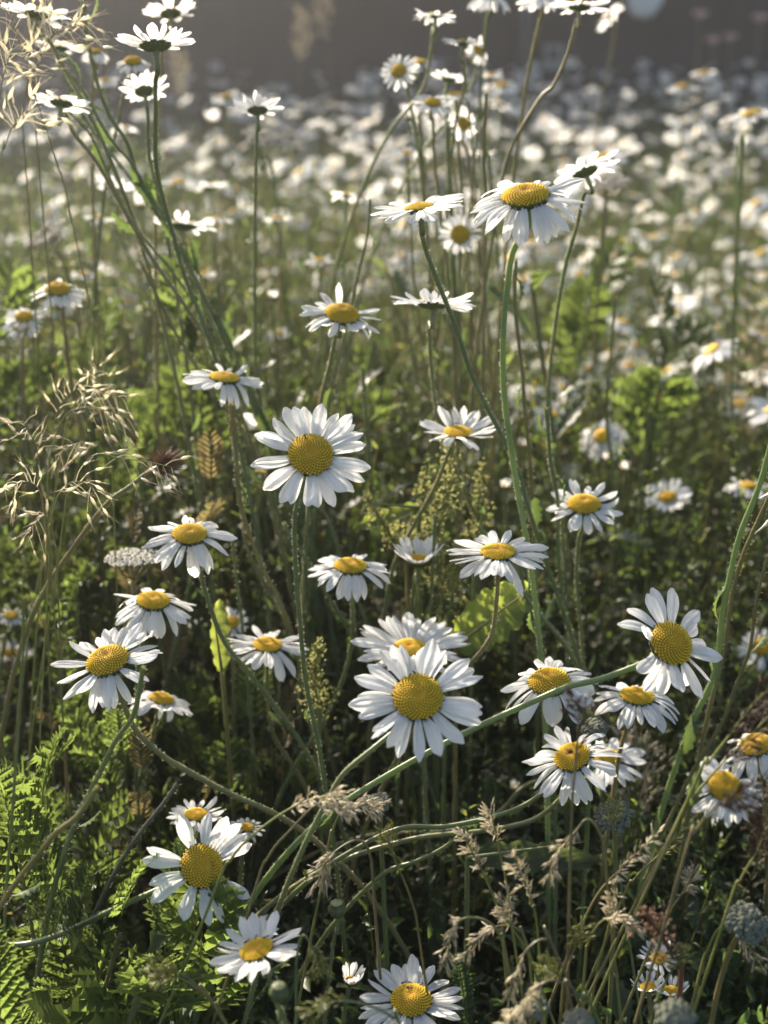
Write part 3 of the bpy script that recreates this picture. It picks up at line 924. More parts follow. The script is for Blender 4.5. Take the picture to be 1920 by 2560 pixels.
daisy(83, 246, 404, 100, -.18, 78, 'small bright daisy with a dark cup left of the long leafy stems', [(250, 440), (255, 500), (300, 600)], n=16, elev=12, kinds=('up', 'flat'), size=.046)
daisy(85, 303, 548, 58, .40, 90, 'small yellow domed daisy behind the dark leafy stems', n=15, elev=-12, size=.038, leaves=0)
daisy(87, 385, 392, 96, .10, 90, 'left of two soft daisies behind the long straight stems', n=15, elev=6, size=.054, leaves=0, hairy=False)
daisy(88, 452, 402, 84, -.20, 96, 'right of two soft daisies behind the long straight stems', n=15, elev=10, size=.050, leaves=0, hairy=False)
daisy(90, 1655, 1862, 70, .30, 90, 'daisy at the right frame edge showing a few flat stacked petals', n=12, elev=4, size=.036, leaves=0)


for i, (x, y, D, ra, ph, lb) in enumerate([
        (228, 172, 60, .30, 90, 'tiny far daisy between the two leftmost glowing ones'), (470, 470, 70, -.10, 86, 'small white daisy right of the one crossed by thin dark stems'),
        (440, 590, 66, .20, 95, 'small daisy half way down the right side of the leafy bundle'), (215, 470, 74, .15, 80, 'small pale daisy left of the leafy bundle'),
        (270, 275, 64, -.20, 96, 'small backlit daisy beside the straight pale stem at upper left'), (180, 590, 62, .25, 90, 'small soft daisy between the left edge cluster and the bundle'),
        (600, 470, 70, .10, 92, 'soft daisy below the pinkish umbel'), (750, 420, 76, -.15, 84, 'soft daisy left of the plate tilted one'),
        (690, 560, 70, .30, 90, 'soft daisy above the spiky petalled one'), (1150, 520, 60, .25, 95, 'small daisy under the right petals of the big high one'),
        (1060, 160, 62, .20, 86, 'tiny daisy between the two top edge stems'), (880, 330, 66, .30, 90, 'small daisy low at the left of the tall tangle'),
        (1040, 330, 64, -.10, 90, 'small daisy low at the right of the tall tangle'), (600, 720, 60, .40, 90, 'small white daisy left of the spiky petalled one')]):
    daisy(200 + i, x, y, D, ra, ph, lb, n=15, elev=rnd.uniform(-14, 12), size=.029 + .00006 * D, leaves=2, zmin=.5, kinds=('flat', 'droop', 'up'))


# half open heads and buds
def bud(key, x, y, D, label, path=(), petals=14, open_=62, size=None, name='half_open_daisy', cat='daisy bud', tilt=(0, 0), plen=1.0, zmin=.34):
    rg = random.Random(key * 17)
    Rr = size or dpx(D) * .8
    depth = min(F_PX * Rr / (D * K), (zmin - CAMZ) / ray(x, y).z)
    Rr = depth * D * K / F_PX
    c = at_depth(x, y, depth)
    nrm = Vector((tilt[0], tilt[1], 1)).normalized()
    rd = Rr * .30
    pts = full_path(c - nrm * rd * .7, -nrm, path, c.y + .003, .004, 0, rg)
    base = Vector((pts[-1].x, pts[-1].y, 0))
    t = thing(name, label, cat, base)
    mb = MB(); sp = [p - base for p in catmull(pts, 5)]
    tube(mb, sp, .0014, .0019, sides=7, ridge=.06)
    hairs(mb, sp[:int(len(sp) * .8)], .0015, per_m=1600, rg=rg)
    link('stem', mb.mesh('bud_stem', ['stem', 'hair']), t)
    H = frame((1, 0, 0), nrm, c - base)
    link('calyx', calyx_deep, t, H @ Matrix.Scale(rd, 4))
    link('disc', discs[0], t, H @ Matrix.Translation((0, 0, -.05 * rd)) @ Matrix.Scale(rd * .85, 4))
    for i in range(petals):
        a = i * 360 / petals + rg.uniform(-8, 8)
        el = open_ + rg.gauss(0, 7)
        L_ = Rr * .52 * plen * rg.uniform(.8, 1.08)
        lst = petal_kinds['up' if rg.random() < .6 else 'flat']
        m = H @ Matrix.Rotation(R(a), 4, 'Z') @ Matrix.Translation((rd * .75, 0, 0)) @ Matrix.Rotation(R(-el), 4, 'Y') @ Matrix.Diagonal((L_, L_ * .95, L_, 1))
        link('petal', lst[rg.randrange(len(lst))], t, m)


bud(1, 903, 1208, 92, 'half open daisy with upright petals between the two flat centre ones', [(897, 1245), (888, 1320), (880, 1400)], petals=18, open_=38, size=0.030)
bud(2, 541, 925, 54, 'half open white bud touching the big left daisy', [(545, 950), (560, 1010), (590, 1110), (620, 1200)], petals=16, open_=66, size=0.021, plen=1.15)
bud(3, 886, 252, 46, 'opening white bud on a curved stem at the foot of the tall tangle', [(905, 290), (925, 400), (945, 520)], petals=16, open_=70, size=0.022, plen=1.1)
bud(4, 459, 258, 40, 'small blurred half open bud left of the lone bright daisy', petals=14, open_=68, size=.034)
bud(5, 758, 2118, 52, 'half open bud at the bottom left of the ant covered edge daisy', petals=15, open_=60, size=0.019, plen=1.2, tilt=(.2, 0), zmin=.45)
bud(6, 1093, 1050, 40, 'tight green bud with white tips under the cup shaped daisy', [(1092, 1090), (1095, 1150), (1100, 1200)], petals=12, open_=84, size=0.015, name='daisy_bud', plen=.75)
bud(7, 306, 440, 52, 'small opening bud behind the long leafy stems at upper left', petals=14, open_=62, size=.032)
bud(8, 325, 1672, 36, 'closed white bud among the red tinged leaves at left', petals=10, open_=86, size=.022, name='daisy_bud', plen=1.3, zmin=.42)
bud(9, 1265, 1255 - 520, 36, 'dark closed bud in the pale drift at right', petals=8, open_=86, size=.030, name='daisy_bud', plen=.5)


for i, (x, y, D, op, lb) in enumerate([(1405, 800, 34, 88, 'dark spent bud on a thin stem in the pale drift at right'), (820, 900, 30, 86, 'tight round bud between the cup shaped daisy and the big left one'),
                                      (1130, 960, 34, 70, 'opening bud beside the tall pale stem'), (1350, 1010, 36, 74, 'opening bud left of the small lone daisy at right'),
                                      (590, 640, 36, 70, 'soft opening bud left of the spiky petalled daisy'), (700, 1440, 32, 84, 'closed bud below the flat centre daisy'),
                                      (1110, 1700, 34, 76, 'half closed bud above the lying stems'), (360, 1480, 30, 85, 'closed bud behind the small flat low daisy at left')]):
    bud(20 + i, x, y, D, lb, petals=8 if op > 80 else 13, open_=op, size=.017, name='daisy_bud', plen=.7, zmin=.4)


# insects
def ant(label, key, u, v, rot=0.0, L=.0035, on_petal=False, cat='ant', h=None):
    D = DAISIES[key]
    rd = D['rd']
    rad = math.hypot(u, v)
    z = (.42 * (1 - min(1, rad) ** 2.3) + .09) * rd if rad < 1 else .16 * rd
    if h is not None:
        z = h * rd
    mb = MB()

    def blob(cx, cz, rx, rr, n=6, m=8):
        V, Fs = [], []
        for i in range(n + 1):
            th = math.pi * i / n
            for k in range(m):
                a = 2 * math.pi * k / m
                V.append((cx + rx * math.cos(th), rr * math.sin(th) * math.cos(a), cz + rr * math.sin(th) * math.sin(a)))
        for i in range(n):
            for k in range(m):
                Fs.append((i * m + k, i * m + (k + 1) % m, (i + 1) * m + (k + 1) % m, (i + 1) * m + k))
        mb.add(V, Fs)
    blob(.42, .20, .13, .11); blob(.14, .21, .17, .09); blob(-.26, .23, .27, .15)
    for s in (-1, 1):
        for k, dx in enumerate((.28, 0, -.28)):
            tube(mb, [(.14 + dx * .25, 0, .2), (.16 + dx * .8, s * .22, .34), (.18 + dx * 1.5, s * .42, 0)], .022, .014, sides=4)
        tube(mb, [(.5, s * .04, .24), (.62, s * .14, .38), (.82, s * .18, .26)], .015, .01, sides=4)
    me = mb.mesh('ant', 'ant')
    pos = D['H'] @ Vector((u * rd, v * rd, z))
    o = thing('ant', label, cat, pos, me=me)
    m3 = D['H'].to_3x3()
    m3.normalize()
    o.matrix_world = Matrix.Translation(pos) @ m3.to_4x4() @ Matrix.Rotation(rot, 4, 'Z') @ Matrix.Scale(L, 4)
    return o


ant('black ant at the upper left rim of the big left daisy disc', 1, -.25, .75, -1.2, L=.0042)
ant('left ant on the swept back daisy behind the arching stem', 4, -.35, .8, .3)
ant('right ant on the swept back daisy behind the arching stem', 4, .25, .95, 2.5)
ant('ant on the cup shaped daisy high in the centre', 21, -.1, .6, 0)
ant('small fly resting on a left petal of the flatter daisy', 5, -1.9, .3, 0, L=.0032, cat='fly', h=.1)
ant('leftmost ant on the bottom edge daisy', 63, -.35, .95, .4)
ant('middle ant on the bottom edge daisy', 63, .0, .9, -.5)
ant('rightmost ant on the bottom edge daisy', 63, .5, .8, 1.0)
ant('lowest ant, sitting in the centre of the bottom edge daisy dome', 63, -.08, .35, .1)
ant('leftmost ant on the tilted bottom daisy', 60, -.55, .7, .6)
ant('ant standing in the middle of the tilted bottom daisy', 60, .1, .5, 1.4)
ant('ant by the right rim of the tilted bottom daisy', 60, .65, .6, .2)
ant('ant on a raised petal of the tilted bottom daisy', 60, .9, 2.1, 1.1, h=.9)
ant('ant on the daisy just behind the big bottom left one', 61, .1, .6, 0)
ant('ant on the spiky petalled daisy', 22, .7, .5, .4)


# ------------------------------------------------------------------ bare stems with leaves
def stalk(label, path, depth, sr=.0022, name='leafy_stalk', cat='stalk', dY=.004, leaves=6, mat='stem', leaf_scale=1.0, hair=True, seed=0, z_end=0):
    rg = random.Random(seed + 99)
    Y0 = at_depth(path[0][0], path[0][1], depth).y
    pts = [at_plane(x, y, Y0 + dY * i) for i, (x, y) in enumerate(path)]
    run_down(pts, pts[-1] - pts[-2])
    base = Vector((pts[-1].x, pts[-1].y, 0))
    t = thing(name, label, cat, base)
    mb = MB(); sp = [p - base for p in catmull(pts, 6)]
    tube(mb, sp, sr * .62, sr * 1.1, sides=7, ridge=.08)
    if hair:
        hairs(mb, sp, sr, per_m=1200, rg=rg)
    link('stem', mb.mesh('stalk_stem', ['stem_pale' if mat == 'stem' and sr >= .0025 else mat, 'hair']), t)
    for i in range(leaves):
        k = max(1, int(len(sp) * (i + .5) / leaves * .85))
        d = (sp[k] - sp[k - 1]).normalized()
        a = i * 2.4 + rg.uniform(-.4, .4)
        sd = Vector((math.cos(a), math.sin(a) * .7, 0)); sd = (sd - d * sd.dot(d)).normalized()
        xx = (-d * .9 + sd * .55).normalized()
        yy = d.cross(sd).normalized()
        link('leaf', stem_leaves[rg.randrange(5)], t, frame(xx, xx.cross(yy), sp[k], (leaf_scale * .55 + .3) * rg.uniform(.7, 1.3)))
    return t


stalk('long pale stem running off the top edge at left down to the leafy bundle', [(176, -20), (186, 60), (203, 150), (232, 240), (275, 310), (300, 390), (345, 470), (400, 560), (450, 660), (500, 760), (560, 880)], .95, sr=.0022, seed=1, leaves=12, leaf_scale=1.2)
stalk('slanting dark stem left of the long pale one', [(128, 130), (185, 205), (232, 290), (285, 355), (330, 430), (390, 530), (440, 640), (490, 740), (540, 850)], .97, sr=.0017, seed=2, leaves=14, leaf_scale=1.2)
stalk('leftmost thin stem of the leafy bundle at upper left', [(150, 240), (200, 300), (245, 400), (300, 500), (350, 560), (410, 640), (465, 740), (520, 830)], .99, sr=.0015, seed=3, leaves=18, leaf_scale=1.2)
stalk('dark toothed leaf stem in the middle of the upper left bundle', [(330, 345), (350, 440), (385, 520), (420, 600), (460, 680), (500, 770), (555, 870), (600, 960)], 1.0, sr=.0018, seed=4, leaves=24, leaf_scale=1.6)
stalk('brownish stem crossing behind the edge on left daisy', [(300, 560), (340, 640), (380, 720), (430, 800), (500, 900)], 1.03, sr=.0019, seed=5, leaves=5)
stalk('leafy stem with toothed leaves right of the tall pale one', [(1115, 560), (1112, 640), (1118, 720), (1128, 800), (1135, 900), (1145, 1000)], .95, sr=.0022, seed=6, leaves=8, leaf_scale=1.6)
stalk('thin upright stem in the tall tangle, left part', [(800, 430), (795, 500), (775, 590), (755, 680), (730, 780)], 1.0, sr=.0017, seed=7, leaves=6)
stalk('straight dark stem left of the tall pale one', [(1050, 200), (1046, 330), (1050, 470), (1046, 620), (1044, 760), (1042, 900), (1040, 1010)], 1.05, sr=.0020, seed=8, leaves=7)
stalk('thick reddish stem at the right edge below mid height', [(1665, 960), (1640, 1050), (1600, 1150), (1580, 1230), (1560, 1330), (1545, 1450), (1500, 1550)], .80, sr=.0028, seed=9, leaves=7, leaf_scale=1.8)
stalk('second stem beside the thick reddish one at the right edge', [(1668, 1060), (1640, 1120), (1605, 1200), (1580, 1290), (1565, 1400), (1540, 1500)], .83, sr=.0022, seed=10, leaves=6, leaf_scale=1.5)
stalk('third thin stem right of the thick reddish one', [(1660, 1200), (1635, 1290), (1620, 1400), (1590, 1480), (1560, 1560), (1500, 1660)], .82, sr=.0018, seed=11, leaves=4)
stalk('long leaning stem crossing the gap at right from top to bottom', [(1180, 880), (1190, 1000), (1205, 1080), (1205, 1180), (1215, 1290), (1235, 1390), (1245, 1470)], .92, sr=.0020, seed=12, leaves=4)
stalk('stem crossing the pale drift at right, slanting up to the right', [(1475, 400), (1440, 520), (1400, 640), (1360, 730), (1300, 830), (1200, 930)], 1.9, sr=.0032, seed=13, leaves=4, leaf_scale=1.8, hair=False)
stalk('brown stem standing in the pale drift at far right', [(1605, 290), (1600, 420), (1590, 560), (1585, 700), (1580, 860), (1595, 960), (1600, 1080)], 1.25, sr=.0024, seed=14, leaves=3)
stalk('thin stem with buds left of the brown one at far right', [(1533, 760), (1545, 850), (1560, 930), (1580, 1010)], 1.5, sr=.0022, seed=15, leaves=3)
stalk('slanting brown stem in the dark gap at right', [(1330, 640), (1320, 760), (1310, 900), (1325, 1020), (1330, 1140), (1310, 1280), (1285, 1400)], 1.15, sr=.0022, seed=16, leaves=4)
stalk('thin green stem in front of the left edge stem', [(52, 1290), (50, 1400), (45, 1500), (35, 1640), (25, 1780), (15, 1900)], .64, sr=.0012, seed=18, leaves=0, hair=False)
stalk('dark winding stem through the feathery leaves at lower left', [(210, 1700), (170, 1760), (120, 1800), (80, 1850), (40, 1900), (0, 1960)], .66, sr=.0022, seed=19, leaves=2)
stalk('dark stem leaning up to the left stacked daisies', [(310, 1440), (290, 1540), (250, 1600), (210, 1680), (170, 1760)], .72, sr=.0022, seed=20, leaves=2)
stalk('brown upright stem behind the big left daisy', [(500, 870), (510, 980), (520, 1090), (560, 1210), (600, 1290), (640, 1400), (665, 1520)], .90, sr=.0022, seed=21, leaves=4)
stalk('thin upright stem left of the neat flat daisy', [(503, 1160), (508, 1230), (520, 1320), (530, 1420)], .95, sr=.0016, seed=22, leaves=2)
stalk('dark stem crossing behind the centre daisies', [(688, 1080), (720, 1150), (745, 1230), (790, 1340), (830, 1450)], .98, sr=.0019, seed=23, leaves=3)
stalk('second dark stem crossing behind the centre daisies', [(610, 1130), (680, 1240), (740, 1340), (800, 1440), (870, 1560)], .96, sr=.0019, seed=24, leaves=3)
stalk('upright stem in the middle beside the half open daisy', [(940, 1110), (935, 1230), (930, 1340), (925, 1440)], .94, sr=.0018, seed=25, leaves=3)
stalk('slanting stem right of the wide flat daisy', [(1030, 1130), (1100, 1240), (1160, 1320), (1225, 1400), (1260, 1470)], .90, sr=.0022, seed=26, leaves=5, leaf_scale=1.3)
stalk('reddish stem under the wide flat daisy', [(1115, 1170), (1130, 1260), (1160, 1360), (1180, 1440)], .93, sr=.0018, seed=27, leaves=4, leaf_scale=1.3)
stalk('horizontal lying stem at lower centre', [(1190, 1700), (1130, 1740), (1060, 1765), (960, 1785), (860, 1790), (740, 1850)], .80, sr=.0022, seed=28, leaves=3)
stalk('second lying stem below the lower centre one', [(1010, 1790), (960, 1830), (900, 1860), (840, 1880), (780, 1930)], .82, sr=.0020, seed=29, leaves=2)
stalk('grey woody stalk lying behind the big bottom left daisy', [(385, 1690), (350, 1740), (310, 1790), (265, 1855), (215, 1950)], .84, sr=.0022, seed=32, leaves=0, mat='grey_stalk')
for i, (x0, x1, y0) in enumerate([(905, 935, 250), (1000, 1040, 110), (960, 985, 150), (1035, 1000, 230), (880, 900, 330), (975, 1015, 300), (1065, 1010, 380)]):
    stalk('%s stem of the tall tangle above the plate tilted daisy' % ('first thin|second thin|third thin|fourth thin|fifth short|sixth thin|seventh slanting'.split('|')[i]), [(x0, y0), (x0 + (x1 - x0) * .3, y0 + 120), (x0 + (x1 - x0) * .6, y0 + 250), (x1, 640)], 1.12 + i * .02, sr=.0017, seed=40 + i, leaves=3)


# ------------------------------------------------------------------ grass heads
def grass_head(label, path, depth, frac=.45, style='brome', mat='husk', n=22, sp_len=.011, spread=.014, group=None, seed=0, dY=.003, droop=.4, sr=.0007, name='grass_head', cat='grass head', zmin=.2):
    """path runs from the tip of the head downwards along the stalk"""
    rg = random.Random(seed * 7 + 3)
    depth = min(depth, (zmin - CAMZ) / ray(*path[0]).z) if ray(*path[0]).z < 0 else depth
    Y0 = at_depth(path[0][0], path[0][1], depth).y
    pts = [at_plane(x, y, Y0 + dY * i) for i, (x, y) in enumerate(path)]
    last = pts[-1]; zz = max(.02, last.z)
    d = (pts[-1] - pts[-2]).normalized(); d.z = min(d.z, -.6)
    for f in (.4, 1.0):
        pts.append(Vector((last.x + d.x / -d.z * zz * f * (1 - .5 * f), last.y + .01 * f, zz * (1 - f))))
    base = Vector((pts[-1].x, pts[-1].y, 0))
    t = thing(name, label, cat, base, group)
    sp = [p - base for p in catmull(pts, 7)]
    mb = MB(); tube(mb, sp, sr * .5, sr * 1.5, sides=5)
    link('stem', mb.mesh('grass_stem', 'dry_stem' if mat != 'husk_green' else 'stem'), t)
    # length along the part drawn by the path
    vis = len(path) * 7 - 7
    nh = max(3, int(vis * frac))
    mb = MB()
    for i in range(n):
        u = (i + rg.random() * .7) / n
        k = u * (nh - 1)
        k0 = int(k)
        p = sp[k0].lerp(sp[min(k0 + 1, len(sp) - 1)], k - k0)
        ax = (sp[k0] - sp[k0 + 1]).normalized()
        side = Vector((rg.gauss(0, 1), rg.gauss(0, .8), rg.gauss(0, 1)))
        side = (side - ax * side.dot(ax)).normalized()
        env = math.sin(math.pi * min(1, .15 + u * .85)) ** .6
        br = spread * env * rg.uniform(.4, 1.1)
        e = p + ax * br * rg.uniform(.3, 1.0) + side * br + Vector((0, 0, -droop * br))
        if style != 'spike':
            tube(mb, [p, (p + e) / 2 + Vector((0, 0, .12 * br)), e], .00022, .00016, sides=3)
        cnt = {'brome': 1, 'oat': 1, 'dense': 3, 'spike': 2}[style]
        for c_ in range(cnt):
            d = (ax * rg.uniform(.5, 1.1) + side * rg.uniform(.2, .8) + Vector((rg.gauss(0, .2), rg.gauss(0, .2), -droop + rg.gauss(0, .2)))).normalized()
            L_ = sp_len * rg.uniform(.7, 1.25) * (.55 if style in ('dense', 'spike') else 1)
            q = e.lerp(p, rg.random() * .6) if cnt > 1 else e
            a = d.orthogonal().normalized(); b = d.cross(a)
            wv = L_ * (.085 if style != 'oat' else .125)
            ri = []
            V = [q]
            for (s_, w_) in ((.3, 1), (.65, .8)):
                for kk in range(4):
                    th = kk * math.pi / 2
                    V.append(q + d * L_ * s_ + (a * math.cos(th) + b * math.sin(th) * .5) * wv * w_)
            V.append(q + d * L_)
            Fs = [(0, 1 + kk, 1 + (kk + 1) % 4) for kk in range(4)]
            Fs += [(1 + kk, 5 + kk, 5 + (kk + 1) % 4, 1 + (kk + 1) % 4) for kk in range(4)]
            Fs += [(5 + kk, 9, 5 + (kk + 1) % 4) for kk in range(4)]
            mb.add([tuple(v) for v in V], Fs)
            if style in ('brome', 'oat'):
                for _ in range(2 if style == 'brome' else 3):
                    aw = (d + Vector((rg.gauss(0, .16), rg.gauss(0, .16), rg.gauss(0, .16)))).normalized()
                    tube(mb, [q + d * L_ * .6, q + aw * L_ * rg.uniform(1.4, 2.0)], .00010, .00004, sides=3)
    link('seed_head', mb.mesh('seed_head', mat), t)
    return t


gi = 0


HEADS = {}


def heads(group, items, **kw):
    global gi
    for (label, path, depth) in items:
        gi += 1
        HEADS.setdefault(kw['mat'] + kw['style'], []).append(grass_head(label, path, depth, group=group, seed=gi, **kw))


# sparkling awned heads at the top left
heads('sparkling awned grass heads at top left', [
    ('sparkling backlit grass head in the very top left corner', [(5, -30), (25, 40), (50, 120), (80, 220), (125, 360), (160, 500)], .88),
    ('sparkling backlit grass head leaning right beside the corner one', [(140, 40), (105, 90), (80, 160), (75, 260), (90, 420)], .92),
    ('sparkling backlit grass head hanging by the left edge', [(25, 110), (8, 160), (-5, 240), (-20, 340)], .86),
    ('long arching sparkling grass head above the tiny drooping daisy', [(190, 50), (140, 62), (90, 100), (60, 170), (50, 290), (60, 420)], .94),
    ('lowest sparkling grass head at the top left edge', [(70, 235), (35, 262), (10, 320), (-10, 420)], .91),
], style='oat', mat='husk', n=17, sp_len=.010, spread=.019, frac=.55, droop=.2, sr=.0005)
# awned golden heads at the left, mid height
heads('awned golden grass heads at the left', [
    ('golden awned head pointing right toward the bristly bud', [(372, 1010), (330, 1000), (260, 990), (200, 985), (150, 1060), (130, 1180)], .84),
    ('golden awned head leaning over the upper left feathery leaves', [(280, 905), (240, 890), (190, 880), (140, 900), (110, 980), (100, 1100)], .88),
    ('golden awned head under the left edge daisy cluster', [(190, 830), (150, 850), (120, 900), (110, 980), (100, 1100)], .92),
    ('golden awned head level with the edge on left daisy', [(265, 860), (225, 850), (180, 850), (150, 900), (130, 1000)], .93),
    ('golden awned head hanging at the far left edge, upper', [(50, 910), (60, 930), (80, 970), (90, 1060), (95, 1160)], .86),
    ('golden awned head drooping at the far left edge, lower', [(20, 1060), (50, 1040), (85, 1060), (100, 1140), (110, 1240)], .84),
    ('golden awned head low over the feathery tips at left', [(210, 1060), (170, 1040), (130, 1060), (110, 1130), (105, 1230)], .84),
    ('small golden awned head hanging below the others at left', [(60, 1160), (80, 1120), (105, 1120), (120, 1180), (125, 1270)], .85),
    ('golden awned head standing tall behind the leaf tips at left', [(215, 790), (205, 830), (190, 900), (170, 1000), (150, 1100)], .98),
    ('golden awned head turned left above the brown fern frond', [(120, 985), (160, 960), (210, 960), (240, 1010), (245, 1100)], .90),
], style='oat', mat='husk', n=12, sp_len=.0078, spread=.013, frac=.6, droop=.3, sr=.0005)
# arching heads in the lower centre left
heads('arching grass heads at the lower centre', [
    ('long silvery grass head arching from the big bottom left daisy', [(740, 1722), (690, 1722), (640, 1740), (590, 1770), (540, 1810), (500, 1855), (450, 1960)], .68),
    ('second silvery grass head arching just below the long one', [(760, 1750), (720, 1735), (680, 1740), (630, 1790), (580, 1850), (540, 1960)], .70),
    ('drooping grass head right of the arching pair', [(685, 1910), (700, 1870), (730, 1835), (775, 1815), (800, 1850), (810, 1960)], .72),
    ('short drooping grass head over the lying stems', [(815, 1745), (780, 1735), (745, 1745), (720, 1790), (700, 1880)], .74),
], style='dense', mat='husk_pink', n=34, sp_len=.009, spread=.007, frac=.42, droop=.2)
# dark brown heads at the right
heads('dark brown grass heads at the right', [
    ('dark upright grass spike standing in front of a daisy', [(1252, 1505), (1250, 1560), (1244, 1640), (1236, 1730), (1232, 1850)], .62),
    ('dark brown feathery head slanting across the right corner', [(1668, 1480), (1620, 1530), (1575, 1590), (1530, 1650), (1480, 1740)], .62),
    ('dark brown head just below the slanting feathery one', [(1668, 1540), (1610, 1600), (1560, 1650), (1500, 1720), (1450, 1800)], .64),
    ('thin dark grass head over the leaning lower right daisy', [(1668, 1700), (1600, 1725), (1550, 1740), (1500, 1800), (1470, 1880)], .61),
    ('dark brown head hanging at the right edge above the grey yarrow', [(1655, 1770), (1640, 1830), (1600, 1900), (1560, 2000)], .64),
], style='dense', mat='husk_dark', n=46, sp_len=.010, spread=.008, frac=.55, droop=.0)
# beige and pinkish heads, lower right
heads('beige grass heads at the lower right', [
    ('pinkish beige drooping head at the lower right of centre', [(1185, 1900), (1200, 1850), (1240, 1800), (1270, 1770), (1300, 1810), (1310, 1900)], .68),
    ('pale drooping head left of the beige tangle', [(960, 2090), (970, 2040), (990, 1990), (1040, 1985), (1080, 2020), (1100, 2100)], .68),
    ('beige head hanging left above the bottom edge daisy', [(1000, 2070), (1040, 2020), (1080, 2000), (1120, 2010), (1150, 2080)], .70),
    ('brownish upright head at the left of the beige tangle', [(1000, 1800), (1020, 1840), (1050, 1900), (1080, 1980), (1090, 2080)], .70),
    ('curled beige head beneath the lying stem', [(1100, 1930), (1090, 1970), (1110, 2010), (1140, 2060), (1150, 2150)], .68),
    ('orange brown head standing in the middle of the beige tangle', [(1110, 1850), (1130, 1900), (1155, 1970), (1165, 2060), (1170, 2160)], .67),
    ('long beige head slanting right above the small bottom daisies', [(1420, 1800), (1360, 1860), (1300, 1920), (1260, 1990), (1220, 2080)], .69),
    ('beige head bowing toward the small bottom daisies', [(1370, 2010), (1340, 1985), (1300, 1990), (1270, 2040), (1260, 2130)], .68),
    ('beige head low at the bottom edge, right of the daisy', [(1110, 2205), (1140, 2160), (1180, 2120), (1220, 2130), (1240, 2200)], .64),
    ('pale straw head leaning at the bottom edge', [(1090, 2225), (1120, 2180), (1150, 2150), (1175, 2190), (1180, 2260)], .62),
    ('greyish head hanging in the beige tangle', [(1100, 2160), (1115, 2100), (1140, 2050), (1180, 2030), (1210, 2080)], .66),
    ('thin beige head at the right edge above the reddish seeds', [(1640, 2080), (1600, 2020), (1560, 2000), (1530, 2050), (1500, 2150)], .70),
    ('small beige head between the grey yarrow heads', [(1500, 1880), (1480, 1920), (1440, 1980), (1400, 2060)], .70),
    ('straw coloured head above the left small bottom daisy', [(1330, 1930), (1320, 1980), (1300, 2060), (1280, 2150)], .69),
    ('bent beige head above the brown tangle', [(1060, 1750), (1070, 1800), (1085, 1870), (1100, 1960)], .72),
], style='dense', mat='husk_pink', n=24, sp_len=.0095, spread=.0042, frac=.5, droop=.3)
heads('fine green grass heads low in the meadow', [
    ('fine green grass head at the lower centre', [(835, 1800), (850, 1850), (890, 1950), (910, 2060)], .70),
    ('yellow green head drooping at the bottom left', [(330, 2085), (370, 2095), (410, 2115), (460, 2170), (500, 2240)], .66),
    ('second yellow green head just under the drooping one', [(345, 2110), (385, 2112), (430, 2140), (480, 2200)], .66),
    ('fine grass head hanging right of the tilted bottom daisy', [(690, 2100), (680, 2060), (655, 2020), (640, 2080), (640, 2200)], .68),
    ('fine grass head bowing over the bottom edge bud', [(660, 2200), (720, 2165), (790, 2170), (850, 2200), (880, 2260)], .62),
    ('fine yellow green head left of the leaning right daisy', [(1480, 2060), (1450, 2100), (1420, 2160), (1400, 2240)], .66),
    ('fine green head at the lower right above the lowest grey yarrow', [(1260, 2000), (1240, 2050), (1220, 2120), (1210, 2200)], .68),
    ('fine green head under the lying stem at lower right', [(1330, 1730), (1325, 1780), (1330, 1850), (1345, 1940)], .74),
    ('fine green head right of the beige slanting one', [(1480, 1790), (1420, 1850), (1370, 1900), (1330, 1980)], .73),
    ('fine golden head among the small bottom daisies', [(1180, 2090), (1210, 2110), (1260, 2160), (1300, 2220)], .64),
], style='dense', mat='husk_green', n=30, sp_len=.008, spread=.006, frac=.4, droop=.1)
# tall pale plumes out of focus
heads('tall pale grass plumes blurred before the fence', [
    ('tall pale blurred plume left of the dark fence boards', [(655, 30), (650, 110), (645, 180), (640, 250)], 4.6),
    ('very tall pale blurred plume cut by the top edge', [(700, -40), (702, 60), (712, 160), (720, 260)], 4.8),
    ('pale plume glowing beside the straight stems at upper left', [(385, 120), (388, 190), (392, 260), (395, 340)], 4.4),
], style='dense', mat='husk_pink', n=60, sp_len=.034, spread=.040, frac=.5, droop=.1, sr=.0018)


# ------------------------------------------------------------------ umbels, yarrow, seed stalks, pods
def small_ball(mb, p, r, seg=5, col=None, mi=0):
    V = [(p[0], p[1], p[2] + r)]
    for lv in (.45, -.45):
        for k in range(seg):
            a = 2 * math.pi * (k + (lv < 0) * .5) / seg
            V.append((p[0] + r * .89 * math.cos(a), p[1] + r * .89 * math.sin(a), p[2] + r * lv))
    V.append((p[0], p[1], p[2] - r))
    Fs = [(0, 1 + k, 1 + (k + 1) % seg) for k in range(seg)]
    for k in range(seg):
        Fs.append((1 + k, 1 + seg + k, 1 + (k + 1) % seg))
        Fs.append((1 + (k + 1) % seg, 1 + seg + k, 1 + seg + (k + 1) % seg))
    Fs += [(1 + seg + k, 1 + 2 * seg, 1 + seg + (k + 1) % seg) for k in range(seg)]
    mb.add(V, Fs, mi=mi)


